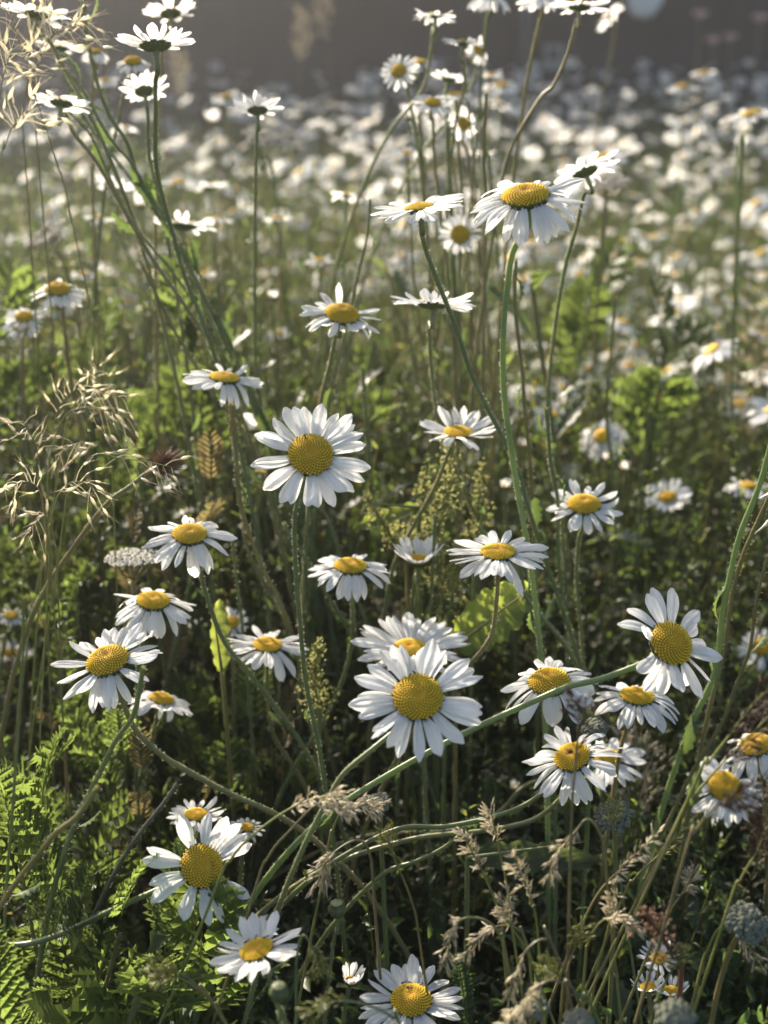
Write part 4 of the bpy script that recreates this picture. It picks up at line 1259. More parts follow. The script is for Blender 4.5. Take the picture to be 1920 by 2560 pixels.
def umbel(label, x, y, D, depth, mat='umbel', rays=22, tilt=(0, -.25), path=(), closed=False, floret=.0012, per=16, name='umbel_flower', cat='umbel', height=.14, seed=0, zmin=.3):
    rg = random.Random(seed + 500)
    if ray(x, y).z < 0:
        depth = min(depth, (zmin - CAMZ) / ray(x, y).z)
    c = at_depth(x, y, depth)
    W = D * K / F_PX * depth / 2
    nrm = Vector((tilt[0], tilt[1], 1)).normalized()
    hub = c - nrm * W * .9
    pts = full_path(hub, -nrm, path, c.y, .004, 0, rg)
    base = Vector((pts[-1].x, pts[-1].y, 0))
    t = thing(name, label, cat, base)
    mb = MB(); tube(mb, [p - base for p in catmull(pts, 5)], .0014, .002, sides=6)
    H = frame((1, 0, 0), nrm, Vector((0, 0, 0)))
    tops = []
    ga = math.pi * (3 - math.sqrt(5))
    for i in range(rays):
        r = math.sqrt((i + .5) / rays)
        a = i * ga
        zz = height * W * (1 - r * r) if not closed else -W * .5 * (1 - r)
        p = c + (H.to_3x3() @ Vector((math.cos(a) * r * W, math.sin(a) * r * W, zz)))
        tops.append(p)
        mid = hub.lerp(p, .5) + nrm * (-.12 * W if not closed else -.2 * W) + (p - c) * .12
        tube(mb, [hub - base, mid - base, p - base], .0005, .0003, sides=3)
    link('stem', mb.mesh('umbel_stem', 'stem'), t)
    mb = MB()
    for p in tops:
        rr = W * .24
        for k in range(per):
            a = rg.random() * 6.28; q = math.sqrt(rg.random()) * rr
            o = H.to_3x3() @ Vector((math.cos(a) * q, math.sin(a) * q, rr * .25 * (1 - (q / rr) ** 2) + rg.uniform(-.1, .1) * rr))
            small_ball(mb, p - base + o, floret * rg.uniform(.7, 1.3), seg=4)
    link('floret_head', mb.mesh('florets', mat), t)
    return t


umbel('blurred pinkish umbel below the lone bright daisy', 578, 302, 105, 1.45, mat='umbel_pink', tilt=(.25, -.2), seed=1, path=[(585, 350), (600, 460)])
umbel('large cream umbel out of focus behind the centre stems', 830, 590, 185, 1.7, seed=2, rays=34, tilt=(-.2, -.35))
umbel('pale umbel in the tall tangle left of the big high daisy', 950, 400, 110, 1.45, mat='umbel_pink', seed=3)
umbel('pinkish umbel under the daisy seen from behind', 1312, 392, 90, 1.35, mat='umbel_pink', seed=4)
umbel('white grey umbel with tiny florets beside the hanging petal at left', 285, 1205, 112, .95, seed=5, rays=30, floret=.0009, tilt=(0, .12), height=.05, path=[(280, 1260), (270, 1340)])
umbel('closed greyish umbel at the left among blurred stems', 95, 505, 95, 1.25, seed=6, closed=True, mat='umbel_pink', tilt=(-.5, -.2))
umbel('pale umbel right of the tall pale stem', 1085, 705, 120, 1.7, seed=7, rays=26)
umbel('brownish umbel in the left middle distance', 420, 720, 62, 1.5, seed=8, closed=True, mat='umbel_pink')
for i, (x, y, D, dp, lb) in enumerate([(1325, 1765, 74, .80, 'grey yarrow head right of the lying stems'), (1612, 1995, 86, .68, 'grey yarrow head near the right edge on a thick hairy stem'),
                                       (1460, 2200, 74, .60, 'grey yarrow head at the bottom edge under the small daisies'), (1250, 2212, 56, .62, 'lowest grey yarrow head cut by the bottom edge'),
                                       (1160, 2180, 44, .66, 'small grey yarrow head beside the beige tangle'), (1285, 1575, 50, .86, 'small grey yarrow head behind the two overlapping right daisies'),
                                       (820, 1735, 42, .85, 'little green grey bud head at lower centre')]):
    umbel(lb, x, y, D, dp, mat='yarrow', rays=26, per=12, floret=.0015, name='yarrow_flower', cat='yarrow', height=.35, seed=20 + i, closed=False, tilt=(rnd.uniform(-.2, .2), -.35))


def dock_stalk(label, path, depth, mat='seed', seed=0, n=34):
    rg = random.Random(seed + 900)
    Y0 = at_depth(path[0][0], path[0][1], depth).y
    pts = [at_plane(x, y, Y0 + .003 * i) for i, (x, y) in enumerate(path)]
    last = pts[-1]
    pts += [Vector((last.x, last.y, last.z * .5)), Vector((last.x, last.y, 0))]
    base = Vector((last.x, last.y, 0))
    t = thing('dock_stalk', label, 'seed stalk', base, 'dock seed stalks')
    sp = [p - base for p in catmull(pts, 6)]
    mb = MB(); tube(mb, sp, .0008, .002, sides=5); link('stem', mb.mesh('dock_stem', 'stem' if mat == 'seed' else 'bract_brown'), t)
    mb = MB()
    vis = (len(path) - 1) * 6
    for i in range(n):
        k = rg.random() * (vis - 1); k0 = int(k)
        p = sp[k0].lerp(sp[k0 + 1], k - k0)
        env = .0022 + .0035 * (k / vis)
        sd_ = Vector((rg.uniform(-1, 1), rg.uniform(-1, 1), .5)) * rg.random() ** 2 * .022 * (k / vis)
        p = p + sd_
        for _ in range(9):
            q = p + Vector((rg.gauss(0, env), rg.gauss(0, env), rg.gauss(0, .004)))
            # three-winged fruit: three little discs round an axis
            r = rg.uniform(.0008, .0016)
            ax = Vector((rg.gauss(0, 1), rg.gauss(0, 1), rg.gauss(0, 1))).normalized()
            a = ax.orthogonal().normalized(); b = ax.cross(a)
            for w_ in range(3):
                th = w_ * 2.094
                d = a * math.cos(th) + b * math.sin(th)
                mb.add([tuple(q - ax * r), tuple(q + d * r * .9 - ax * r * .3), tuple(q + d * r * .8 + ax * r * .6), tuple(q + ax * r)], [(0, 1, 2, 3)])
    link('seed_cluster', mb.mesh('dock_seeds', mat), t)


dock_stalk('yellow green dock stalk under the cup shaped daisy', [(975, 945), (972, 1010), (965, 1090), (955, 1170)], .97, seed=1)
dock_stalk('yellow green dock stalk left of the cup shaped one', [(925, 1000), (915, 1060), (905, 1150), (900, 1240)], 1.0, seed=2)
dock_stalk('low dock stalk leaning toward the big left daisy', [(790, 1070), (815, 1110), (850, 1170), (880, 1250)], .99, seed=3)
dock_stalk('dock stalk beside the upright middle stem', [(990, 1200), (980, 1260), (970, 1340), (965, 1420)], .95, seed=4)
dock_stalk('dock stalk between the half open daisy and the dock leaf', [(940, 1090), (945, 1170), (945, 1260), (945, 1350)], .98, seed=5)
dock_stalk('dock stalk below the flat centre daisy', [(690, 1390), (680, 1450), (685, 1520), (690, 1600)], .93, seed=6)
dock_stalk('dock stalk right of the cup shaped one, short', [(1040, 1010), (1035, 1070), (1030, 1150), (1025, 1240)], 1.0, seed=7)
dock_stalk('reddish dock stalk beside the small bottom right daisies', [(1390, 1970), (1420, 2010), (1450, 2060), (1470, 2130)], .66, mat='seed_red', seed=8, n=12)


def dock_leaf(label, p0, p1, W, depth, twist=.3, seed=0, mat='dock', face=(0.0, -1, .55)):
    a = at_depth(p0[0], p0[1], depth + .03); b = at_depth(p1[0], p1[1], depth)
    L = (b - a).length
    base = Vector((a.x, a.y, 0))
    t = thing('dock_leaf', label, 'leaf', base)
    rg = random.Random(seed)
    nx, ny = 30, 12
    V, uv, Fs = [], [], []
    for i in range(nx + 1):
        s = i / nx
        env = (math.sin(math.pi * min(1, s * .93 + .07)) ** .55) * W / 2
        for j in range(ny + 1):
            q = j / ny * 2 - 1
            edge = env * (1 + (.10 * math.sin(s * 31 + seed + (q > 0) * 2) + .05 * math.sin(s * 83 + seed * 3) + .04 * math.sin(s * 57)) * abs(q) ** 3)
            z = .12 * W * q * q + .05 * W * math.sin(s * 30 + seed + (q > 0) * 1.3) * abs(q) ** 1.5 + .018 * W * math.sin(s * 47 - abs(q) * 16) + .02 * W * math.cos(s * 60) * (1 - abs(q)) + rg.gauss(0, .012) * W * abs(q) - .10 * L * s * s
            V.append((s * L, q * edge, z)); uv.append((s, j / ny))
    for i in range(nx):
        for j in range(ny):
            k = i * (ny + 1) + j
            Fs.append((k, k + 1, k + ny + 2, k + ny + 1))
    mb = MB(); mb.add(V, Fs, uv)
    link('blade', mb.mesh('dock_blade', mat), t, frame(b - a, face, a - base))
    mb = MB()
    tube(mb, [Vector((0, 0, 0)), Vector((a.x - base.x, a.y - base.y, a.z * .6)) + Vector((.004, .01, 0)), a - base], .0022, .0016, sides=6)
    x = (b - a).normalized()
    tube(mb, [a - base + Vector((0, -.001, 0)), a - base + x * L * .5 + Vector((0, -.0005, 0)), a - base + x * L * .9], .0013, .0004, sides=5)
    link('midrib', mb.mesh('dock_midrib', 'stem'), t)


dock_leaf('crinkled sunlit dock leaf right of the half open daisy', (985, 1395), (1140, 1275), .036, .92, seed=1)
dock_leaf('narrow wavy dock leaf left of the neat flat daisy', (480, 1450), (462, 1330), .014, .93, seed=2)
dock_leaf('small yellowish leaf right of the big left daisy', (905, 1095), (780, 1085), .014, .98, seed=4, face=(0, -.6, 1))
dock_leaf('broad shaded leaf lying under the curved stem at lower right', (1010, 1850), (1290, 1815), .020, .84, seed=6, mat='leaf', face=(0, -.7, 1))


def pod(label, x, y, D, depth, path):
    c = at_depth(x, y, depth)
    r = D * K / F_PX * depth / 2
    pts = full_path(c - Vector((0, 0, r)), Vector((0, 0, -1)), path, c.y, .003, 0, rnd)
    base = Vector((pts[-1].x, pts[-1].y, 0))
    t = thing('poppy_pod', label, 'seed pod', base)
    sp = [p - base for p in catmull(pts, 5)]
    mb = MB(); tube(mb, sp, .0010, .0014, sides=6); hairs(mb, sp, .0010, per_m=1800)
    link('stem', mb.mesh('pod_stem', ['stem', 'hair']), t)
    mb = MB()
    prof = [(-1.1, .15), (-.9, .5), (-.5, .86), (0, 1), (.45, .95), (.8, .7), (.9, .75), (.95, .6), (1.05, .05)]
    V, Fs = [], []
    for (z, q) in prof:
        for k in range(20):
            a = 2 * math.pi * k / 20
            qq = q * r * (.93 + .07 * math.cos(a * 10))
            V.append((math.cos(a) * qq, math.sin(a) * qq, z * r))
    for i in range(len(prof) - 1):
        for k in range(20):
            Fs.append((i * 20 + k, i * 20 + (k + 1) % 20, (i + 1) * 20 + (k + 1) % 20, (i + 1) * 20 + k))
    mb.add(V, Fs)
    link('capsule', mb.mesh('pod_capsule', 'pod'), t, Matrix.Translation(c - base))


pod('hairy round poppy pod just below the tilted bottom daisy', 603, 2145, 44, .62, [(608, 2180), (620, 2230)])
pod('dark poppy pod in the shade right of the bottom left daisy', 728, 1965, 40, .78, [(725, 2010), (715, 2080)])

# bristly closed umbel head (brown) on its thick grey stalk
c = at_depth(345, 1008, .86)
path_ = [at_plane(x, y, c.y + .004 * i) for i, (x, y) in enumerate([(318, 1022), (280, 1052), (240, 1080), (205, 1120), (150, 1195), (105, 1262), (66, 1340), (34, 1440), (10, 1550), (-8, 1680)])]
run_down(path_, path_[-1] - path_[-2])
base = Vector((path_[-1].x, path_[-1].y, 0))
t = thing('bristly_seed_head', 'bristly brown seed head on a thick grey stalk at the left', 'seed head', base)
mb = MB(); sp = [p - base for p in catmull([c] + path_, 6)]
tube(mb, sp, .0016, .0027, sides=8, ridge=.06)
hairs(mb, sp, .002, per_m=1500)
link('stem', mb.mesh('bristle_stem', ['stem', 'hair']), t)
mb = MB()
ax = (c - path_[0]).normalized()
for i in range(150):
    d = (ax * rnd.uniform(.1, 1.2) + Vector((rnd.gauss(0, .6), rnd.gauss(0, .6), rnd.gauss(0, .6)))).normalized()
    L_ = rnd.uniform(.006, .014)
    p = c - base + d * .002
    tube(mb, [p, p + d * L_ * .6 + ax * .001, p + d * L_ + ax * .003], .0005, .00012, sides=3)
link('bristles', mb.mesh('bristles', 'bract_brown'), t)


# ------------------------------------------------------------------ leafy plants (prototypes, then copies)
def make_feather_plant(h=.40, nleaf=11, L=.095, mat='fern', seed=0, lobes=4, fine=1.0, pairs=8, W=.030, name='feathery_plant', label='', group=''):
    rg = random.Random(seed)
    t = thing(name, label, 'plant', (0, 0, 0), group)
    pts = [Vector((0, 0, 0)), Vector((rg.uniform(-.02, .02), rg.uniform(-.02, .02), h * .5)), Vector((rg.uniform(-.04, .04), rg.uniform(-.04, .04), h))]
    sp = catmull(pts, 8)
    mb = MB(); tube(mb, sp, .0020, .0010, sides=6, ridge=.06); hairs(mb, sp[8:], .0015, per_m=1000, rg=rg)
    link('stem', mb.mesh('plant_stem', ['stem', 'hair']), t)
    metas = []
    for i in range(3):
        mb = MB(); feather_leaf(mb, L=L, pairs=pairs, W=W, curl=rg.uniform(-.9, -.2), seed=seed * 10 + i, lobes=lobes, fine=fine)
        metas.append(mb.mesh('feather_leaf', mat))
    for i in range(nleaf):
        u = .22 + .78 * i / (nleaf - 1)
        k = u * (len(sp) - 1); k0 = min(int(k), len(sp) - 2)
        p = sp[k0].lerp(sp[k0 + 1], k - k0)
        a = i * 2.4 + rg.uniform(-.3, .3)
        el = .45 + .85 * u
        d = Vector((math.cos(a) * math.cos(el), math.sin(a) * math.cos(el), math.sin(el)))
        up = Vector((-math.cos(a) * math.sin(el), -math.sin(a) * math.sin(el), math.cos(el)))
        sc = (1.0 - .45 * u) * rg.uniform(.85, 1.15)
        link('leaf', metas[rg.randrange(3)], t, frame(d, up, p, sc))
    return t


def make_lobed_plant(h=.35, nleaf=12, L=.05, W=.016, mat='leaf', seed=0, teeth=6, depth=.5, name='lobed_leaf_plant', label='', group=''):
    rg = random.Random(seed)
    t = thing(name, label, 'plant', (0, 0, 0), group)
    pts = [Vector((0, 0, 0)), Vector((rg.uniform(-.03, .03), rg.uniform(-.03, .03), h * .5)), Vector((rg.uniform(-.05, .05), rg.uniform(-.05, .05), h))]
    sp = catmull(pts, 8)
    mb = MB(); tube(mb, sp, .0019, .0011, sides=6, ridge=.06); hairs(mb, sp[6:], .0014, per_m=900, rg=rg)
    link('stem', mb.mesh('plant_stem', ['stem', 'hair']), t)
    metas = []
    for i in range(3):
        mb = MB(); toothed_leaf(mb, L, W, teeth=teeth, depth=depth, curl=rg.uniform(-1.0, -.2), seed=seed * 10 + i, fold=.3)
        metas.append(mb.mesh('lobed_leaf', mat))
    for i in range(nleaf):
        u = .1 + .88 * i / (nleaf - 1)
        k = u * (len(sp) - 1); k0 = min(int(k), len(sp) - 2)
        p = sp[k0].lerp(sp[k0 + 1], k - k0)
        a = i * 2.4 + rg.uniform(-.4, .4)
        el = .2 + .7 * u
        d = Vector((math.cos(a) * math.cos(el), math.sin(a) * math.cos(el), math.sin(el)))
        up = Vector((-math.cos(a) * math.sin(el), -math.sin(a) * math.sin(el), math.cos(el)))
        link('leaf', metas[rg.randrange(3)], t, frame(d, up, p, (1.05 - .45 * u) * rg.uniform(.8, 1.2)))
    return t


G1, G2, G3, G4 = 'feathery leaved plants under the daisies', 'toothed leaf plants between the daisy stems', 'fine leaved yarrow plants', 'reddish withering feathery plants'
T1, T2, T3, T4 = 'bright green plant with feathery cut leaves on an upright hairy stem', 'green plant with narrow toothed leaves up its stem', 'low grey green plant with very fine feathery leaves', 'brownish red plant with withering feathery leaves'
feather = [make_feather_plant(h=.42, seed=1, pairs=7, W=.030, nleaf=11, label=T1, group=G1), make_feather_plant(h=.38, seed=2, nleaf=11, L=.085, W=.040, pairs=5, label=T1, group=G1),
           make_feather_plant(h=.44, seed=3, nleaf=10, L=.12, W=.034, pairs=8, label=T1, group=G1, lobes=5), make_feather_plant(h=.34, seed=4, nleaf=11, L=.09, W=.032, pairs=7, label=T1, group=G1)]
lobed = [make_lobed_plant(seed=11, label=T2, group=G2), make_lobed_plant(seed=12, h=.42, L=.06, W=.02, nleaf=14, label=T2, group=G2),
         make_lobed_plant(seed=13, h=.30, L=.075, W=.026, nleaf=12, depth=.35, label=T2, group=G2), make_lobed_plant(seed=14, h=.38, L=.045, W=.014, nleaf=16, depth=.6, label=T2, group=G2)]
yarrowp = [make_feather_plant(h=.30, seed=21, nleaf=14, L=.085, W=.013, pairs=18, lobes=3, fine=1.4, mat='grey_leaf', name='yarrow_plant', label=T3, group=G3),
           make_feather_plant(h=.34, seed=22, nleaf=12, L=.10, W=.015, pairs=20, lobes=3, fine=1.4, mat='grey_leaf', name='yarrow_plant', label=T3, group=G3)]
redp = [make_feather_plant(h=.46, seed=31, nleaf=10, L=.06, W=.017, fine=.8, mat='redfern', label=T4, group=G4, name='reddish_plant')]

used = set()
HEADPX = []
for q in DAISIES.values():
    a_ = to_px(q['c'])
    HEADPX.append((a_[0], a_[1], q['D'], a_[2]))


def put(proto, x, y, sc=1.0, rz=None, tilt=(0, 0)):
    if proto.name in used:
        o = copy_tree(proto)
    else:
        o = proto; used.add(proto.name)
    hz = max((c.matrix_basis.translation.z for c in o.children), default=.3) + .06
    for _ in range(8):
        tx, ty, td = to_px(Vector((x - tilt[1] * -hz * sc, y - tilt[0] * hz * sc, hz * sc)))
        ty -= 25
        bad = [1 for q in HEADPX if td < q[3] + .10 and abs(tx - q[0]) < q[2] * .42 + 15 and ty < q[1] + q[2] * .30]
        if not bad or sc < .45:
            break
        sc *= .9
    o.location = (x, y, 0)
    o.rotation_euler = (tilt[0], tilt[1], rnd.uniform(0, 6.28) if rz is None else rz)
    o.scale = (sc, sc, sc)
    return o


def top_at(x, y, Y):
    """ground spot and height of a plant whose tip shows at a photo position, standing Y metres off"""
    p = at_plane(x, y, Y)
    return p


# placed so that their tips show where the photo has them
SPOTS = [(160, 1560, .80), (215, 1600, .74), (60, 1640, .72), (120, 1720, .68), (290, 1640, .82), (350, 1560, .95), (240, 1490, 1.0), (420, 1520, 1.0), (30, 1800, .64), (170, 1850, .64),
         (250, 1760, .70), (100, 1950, .60), (250, 1980, .62), (330, 1960, .66), (190, 2050, .58), (60, 2080, .56), (340, 1420, 1.05), (400, 1380, 1.1), (160, 1370, 1.1), (80, 1330, 1.1),
         (180, 1250, 1.15), (210, 1150, 1.1), (150, 1080, 1.15), (240, 1100, 1.2), (60, 1130, 1.1), (100, 1010, 1.25), (420, 1290, 1.2), (300, 1150, 1.25), (370, 1440, .9), (470, 1480, .95),
         (500, 1540, .92), (445, 1600, .9), (540, 1630, .88), (120, 1600, .9), (20, 1560, .95), (660, 1280, 1.1), (600, 1220, 1.2), (300, 2080, .62), (130, 2130, .56), (350, 1800, .74), (270, 1900, .68)]
for i, (x, y, Y) in enumerate(SPOTS):
    p = at_plane(x, y, Y)
    if i % 4 == 3:
        put(lobed[i % 3], p.x, p.y, min(1.7, max(.5, p.z / [.37, .44, .32][i % 3])), tilt=(rnd.gauss(0, .1), rnd.gauss(0, .1)))
        continue
    pr = feather[i % 4]
    hh = [.42, .38, .44, .34][i % 4] + .045
    put(pr, p.x, p.y, max(.45, p.z / hh), tilt=(rnd.gauss(0, .06), rnd.gauss(0, .06)))
for i, (x, y, Y) in enumerate([(300, 1650, .76), (340, 1640, .80), (420, 1450, .90), (255, 930, .98), (225, 980, .95), (200, 1040, 1.0), (480, 1500, .93), (390, 1660, .84)]):
    p = at_plane(x, y, Y)
    put(redp[0], p.x, p.y, max(.45, p.z / .49), tilt=(rnd.gauss(0, .08), rnd.gauss(0, .08)))
for i in range(92):
    y = rnd.uniform(1180, 2180); x = rnd.uniform(-40, 1700)
    if x < 480 and rnd.random() < .6:
        x += 600
    Y = .60 + (2212 - y) / 1000 * .60 + rnd.uniform(0, .12)
    p = at_plane(x, y, Y)
    k = rnd.randrange(4)
    hh = [.35, .42, .30, .38][k] + .02
    put(lobed[k], p.x, p.y, min(1.7, max(.5, p.z / hh)), tilt=(rnd.gauss(0, .12), rnd.gauss(0, .12)))
for i in range(34):
    x = rnd.uniform(-30, 620); y = rnd.uniform(1480, 2150)
    p = at_plane(x, y, .60 + (2212 - y) / 1000 * .42 + rnd.uniform(0, .08))
    k = i % 4
    put(feather[k], p.x, p.y, max(.45, p.z / ([.42, .38, .44, .34][k] + .045)), tilt=(rnd.gauss(0, .08), rnd.gauss(0, .08)))
for i in range(46):
    y = rnd.uniform(1650, 2200); x = rnd.uniform(1000, 1700) if i < 34 else rnd.uniform(500, 1000)
    Y = .60 + (2212 - y) / 1000 * .5 + rnd.uniform(0, .1)
    p = at_plane(x, y, Y)
    k = i % 2
    put(yarrowp[k], p.x, p.y, min(1.5, max(.5, p.z / [.36, .41][k])), tilt=(rnd.gauss(0, .12), rnd.gauss(0, .12)))
for i in range(60):
    x = rnd.uniform(-40, 820) if i < 42 else rnd.uniform(820, 1300); y = rnd.uniform(480, 900)
    p = at_plane(x, y, rnd.uniform(1.15, 1.75))
    k = (0, 1, 3)[i % 3]
    if i % 4 == 0:
        put(feather[k], p.x, p.y, min(1.9, max(.6, p.z / ([.42, .38, .44, .34][k] + .04))), tilt=(rnd.gauss(0, .1), rnd.gauss(0, .1)))
    else:
        put(lobed[k], p.x, p.y, min(2.1, max(.6, p.z / ([.35, .42, .30, .38][k] + .02))), tilt=(rnd.gauss(0, .12), rnd.gauss(0, .12)))
for i in range(95):
    x = rnd.uniform(-40, 1700); y = rnd.uniform(860, 1420)
    Y = 1.02 + (1420 - y) / 560 * .55 + rnd.uniform(-.05, .1)
    p = at_plane(x, y, Y)
    k = rnd.randrange(4)
    if i % 3 == 0 and x < 900:
        put(feather[k], p.x, p.y, min(1.5, max(.6, p.z / ([.42, .38, .44, .34][k] + .04))), tilt=(rnd.gauss(0, .1), rnd.gauss(0, .1)))
    else:
        k = (0, 1, 3)[rnd.randrange(3)]
        put(lobed[k], p.x, p.y, min(1.7, max(.6, p.z / ([.35, .42, .30, .38][k] + .02))), tilt=(rnd.gauss(0, .12), rnd.gauss(0, .12)))
for i in range(112):
    if i < 95:
        Y = rnd.uniform(1.05, 2.5); x = rnd.uniform(-.36, .36) * (Y + .3)
        src = HEADS['husk_greendense'] if i % 2 else (HEADS['husk_pinkdense'] if i % 4 else HEADS['huskoat'][7:])
        lb, gp = 'fine out of focus grass head among the stems behind the near daisies', 'grass heads behind the near daisies'
        sc = rnd.uniform(.65, .95) * (.75 if Y < 1.5 else 1)
    else:
        p = at_plane(rnd.uniform(960, 1690), rnd.uniform(1800, 2200), rnd.uniform(.62, .90))
        x, Y = p.x, p.y
        src = HEADS['husk_greendense'] if i % 3 == 0 else HEADS['husk_pinkdense'][4:]
        lb, gp = 'small straw coloured grass head low among the leaves', 'low straw coloured grass heads'
        sc = rnd.uniform(.50, .68)
    o = copy_tree(src[rnd.randrange(len(src))])
    o.location = (x, Y, 0); o.rotation_euler = (0, 0, rnd.uniform(-1.2, 1.2)); o.scale = (sc,) * 3
    o['label'], o['group'] = lb, gp
# farther plants filling the middle distance
for i in range(120):
    Y = rnd.uniform(1.15, 2.6)
    x = rnd.uniform(-.36, .36) * (Y + .3)
    if rnd.random() < .45 and x < .1:
        put(feather[i % 4], x, Y, rnd.uniform(.75, 1.05), tilt=(rnd.gauss(0, .08), rnd.gauss(0, .08)))
    else:
        put(lobed[i % 4], x, Y, rnd.uniform(.8, 1.25), tilt=(rnd.gauss(0, .1), rnd.gauss(0, .1)))

# ------------------------------------------------------------------ field daisies (individual copies)
def make_mid_daisy(seed, h, D=.05, lean=.04, tilt=.25, label='', group=''):
    rg = random.Random(seed)
    t = thing('field_daisy', label, 'daisy', (0, 0, 0), group)
    nrm = Vector((rg.gauss(0, tilt), rg.gauss(0, tilt) - .05, 1)).normalized()
    head = Vector((lean * rg.uniform(-1, 1), lean * rg.uniform(-1, 1), h))
    rd = D / 2 * .31
    pts = [head - nrm * rd * .5, head - nrm * .03, Vector((head.x * .6, head.y * .6, h * .5)), Vector((0, 0, -.05))]
    mb = MB(); tube(mb, catmull(pts, 4), .0014, .002, sides=5)
    link('stem', mb.mesh('field_stem', 'stem'), t)
    H = frame((1, 0, 0), nrm, head)
    mb = MB()
    n = rg.choice((16, 18, 20))
    pe = rg.uniform(-22, 8)
    for i in range(n):
        a = i * 2 * math.pi / n + rg.uniform(-.08, .08)
        V, Fs, uv = petal_geo(width=.34, a0=0, a1=rg.uniform(-.7, .1), cup=.03, ns=5, ntr=4, seed=seed * 50 + i)
        L_ = (D / 2 - rd * .85) * rg.uniform(.88, 1.04)
        m = H @ Matrix.Rotation(a, 4, 'Z') @ Matrix.Translation((rd * .85, 0, -.1 * rd * (i % 2))) @ Matrix.Rotation(-R(pe + rg.gauss(0, 7)), 4, 'Y') @ Matrix.Scale(L_, 4)
        mb.add([tuple(m @ Vector(v)) for v in V], Fs, uv)
    link('petals', mb.mesh('field_petals', 'petal'), t)
    link('disc', disc_low, t, H @ Matrix.Scale(rd, 4))
    link('calyx', calyx_low, t, H @ Matrix.Scale(rd, 4))
    return t


mids = [make_mid_daisy(100 + i, [.46, .50, .42, .54, .48, .38, .52, .44, .58, .47][i], D=[.052, .058, .048, .054, .061, .046, .055, .050, .057, .052][i], tilt=.42) for i in range(10)]
for m_ in mids:
    m_['group'] = 'daisies of the blurred field'
n_mid = 300 - len(DAISIES) - 8
GZ = [('out of focus white daisy in the dense drift at the right', 'daisies of the dense drift at the right'),
      ('out of focus white daisy in the loose drift at the upper left and centre', 'daisies of the drift at upper left and centre'),
      ('far blurred white daisy in the band below the dark fence', 'far daisies below the fence'),
      ('small soft white daisy deep between the near stems', 'small daisies deep between the near stems')]


def clump(x, y):
    v = (math.sin(x * 2.9 + 1.3 * math.sin(y * 1.7)) + math.sin(y * 3.7 + 1.9 * math.sin(x * 2.3 + 1)) + math.sin((x + y) * 5.3) * .6) / 2.6
    return v


def pick_spot():
    r = rnd.random()
    if r < .46:      # dense drift right
        x, y = rnd.uniform(1130, 1700), rnd.uniform(430, 880) if rnd.random() < .8 else rnd.uniform(780, 980); zone = 0
        y = y if not (y > 820 and rnd.random() < .5) else y - 200
    elif r < .80:    # centre / left drift
        x, y = rnd.uniform(240, 1150), rnd.uniform(230, 640); zone = 1
        if x < 520 and y < 330 and rnd.random() < .4:
            x += 400
    elif r < .94:
        x, y = rnd.uniform(420, 1700), rnd.uniform(215, 420); zone = 2
    else:
        x, y = rnd.uniform(150, 1650), rnd.uniform(640, 1300); zone = 3
    return x, y, zone


placed = 0
while placed < n_mid:
    x, y, zone = pick_spot()
    k = rnd.randrange(10) if placed >= 10 else placed
    hh = [.46, .50, .42, .54, .48, .38, .52, .44, .58, .47][k]
    sc = rnd.uniform(.85, 1.12)
    if zone == 3:
        sc *= .72
    p = at_height(x, y, hh * sc)
    if p.y > 5.4 or p.y < 1.15:
        continue
    if zone != 2 and clump(p.x * 1.6, p.y * 1.6) < (rnd.uniform(-.9, .1) if zone == 0 else rnd.uniform(-.6, .5)):
        continue
    if zone == 3 and p.y < 1.4 and rnd.random() < .6:
        continue
    o = mids[k] if mids[k].name not in used else copy_tree(mids[k])
    used.add(mids[k].name)
    o.location = (p.x, p.y, 0); o.rotation_euler = (0, 0, rnd.uniform(0, 6.28)); o.scale = (sc,) * 3
    o['label'], o['group'] = GZ[zone]
    placed += 1
for m_ in mids:
    if m_.name not in used:
        m_.location = (rnd.uniform(.5, 1.1), 3.2, 0); m_['label'], m_['group'] = GZ[0]

# ------------------------------------------------------------------ merged far daisies (past 300 of a kind)
rs = np.random.RandomState(5)


def merge_instances(Vp, Fp, Cp, mats4):
    """Vp (n,3) prototype, mats4 (m,3,4) transforms"""
    n, m = len(Vp), len(mats4)
    Vh = np.concatenate([Vp, np.ones((n, 1))], axis=1)
    V = np.einsum('mij,nj->mni', mats4, Vh).reshape(-1, 3)
    F = (Fp[None] + (np.arange(m) * n)[:, None, None]).reshape(-1, Fp.shape[1])
    C = np.tile(Cp, (m, 1))
    return V, F, C


def far_head_geo():
    V, F, C = [], [], []
    n = 13
    for i in range(n):
        a = i * 2 * math.pi / n
        ca, sa = math.cos(a), math.sin(a)
        b = len(V)
        for (r, w_, z) in ((.32, .07, 0), (.68, .15, .04 * math.sin(i * 2.1)), (1.0, .10, -.12 + .12 * math.sin(i * 3.7))):
            for s in (-1, 1):
                V.append((ca * r - sa * w_ * s, sa * r + ca * w_ * s, z)); C.append((1, 1, 1))
        F += [(b, b + 1, b + 3, b + 2), (b + 2, b + 3, b + 5, b + 4)]
    return np.array(V), np.array(F), np.array(C)


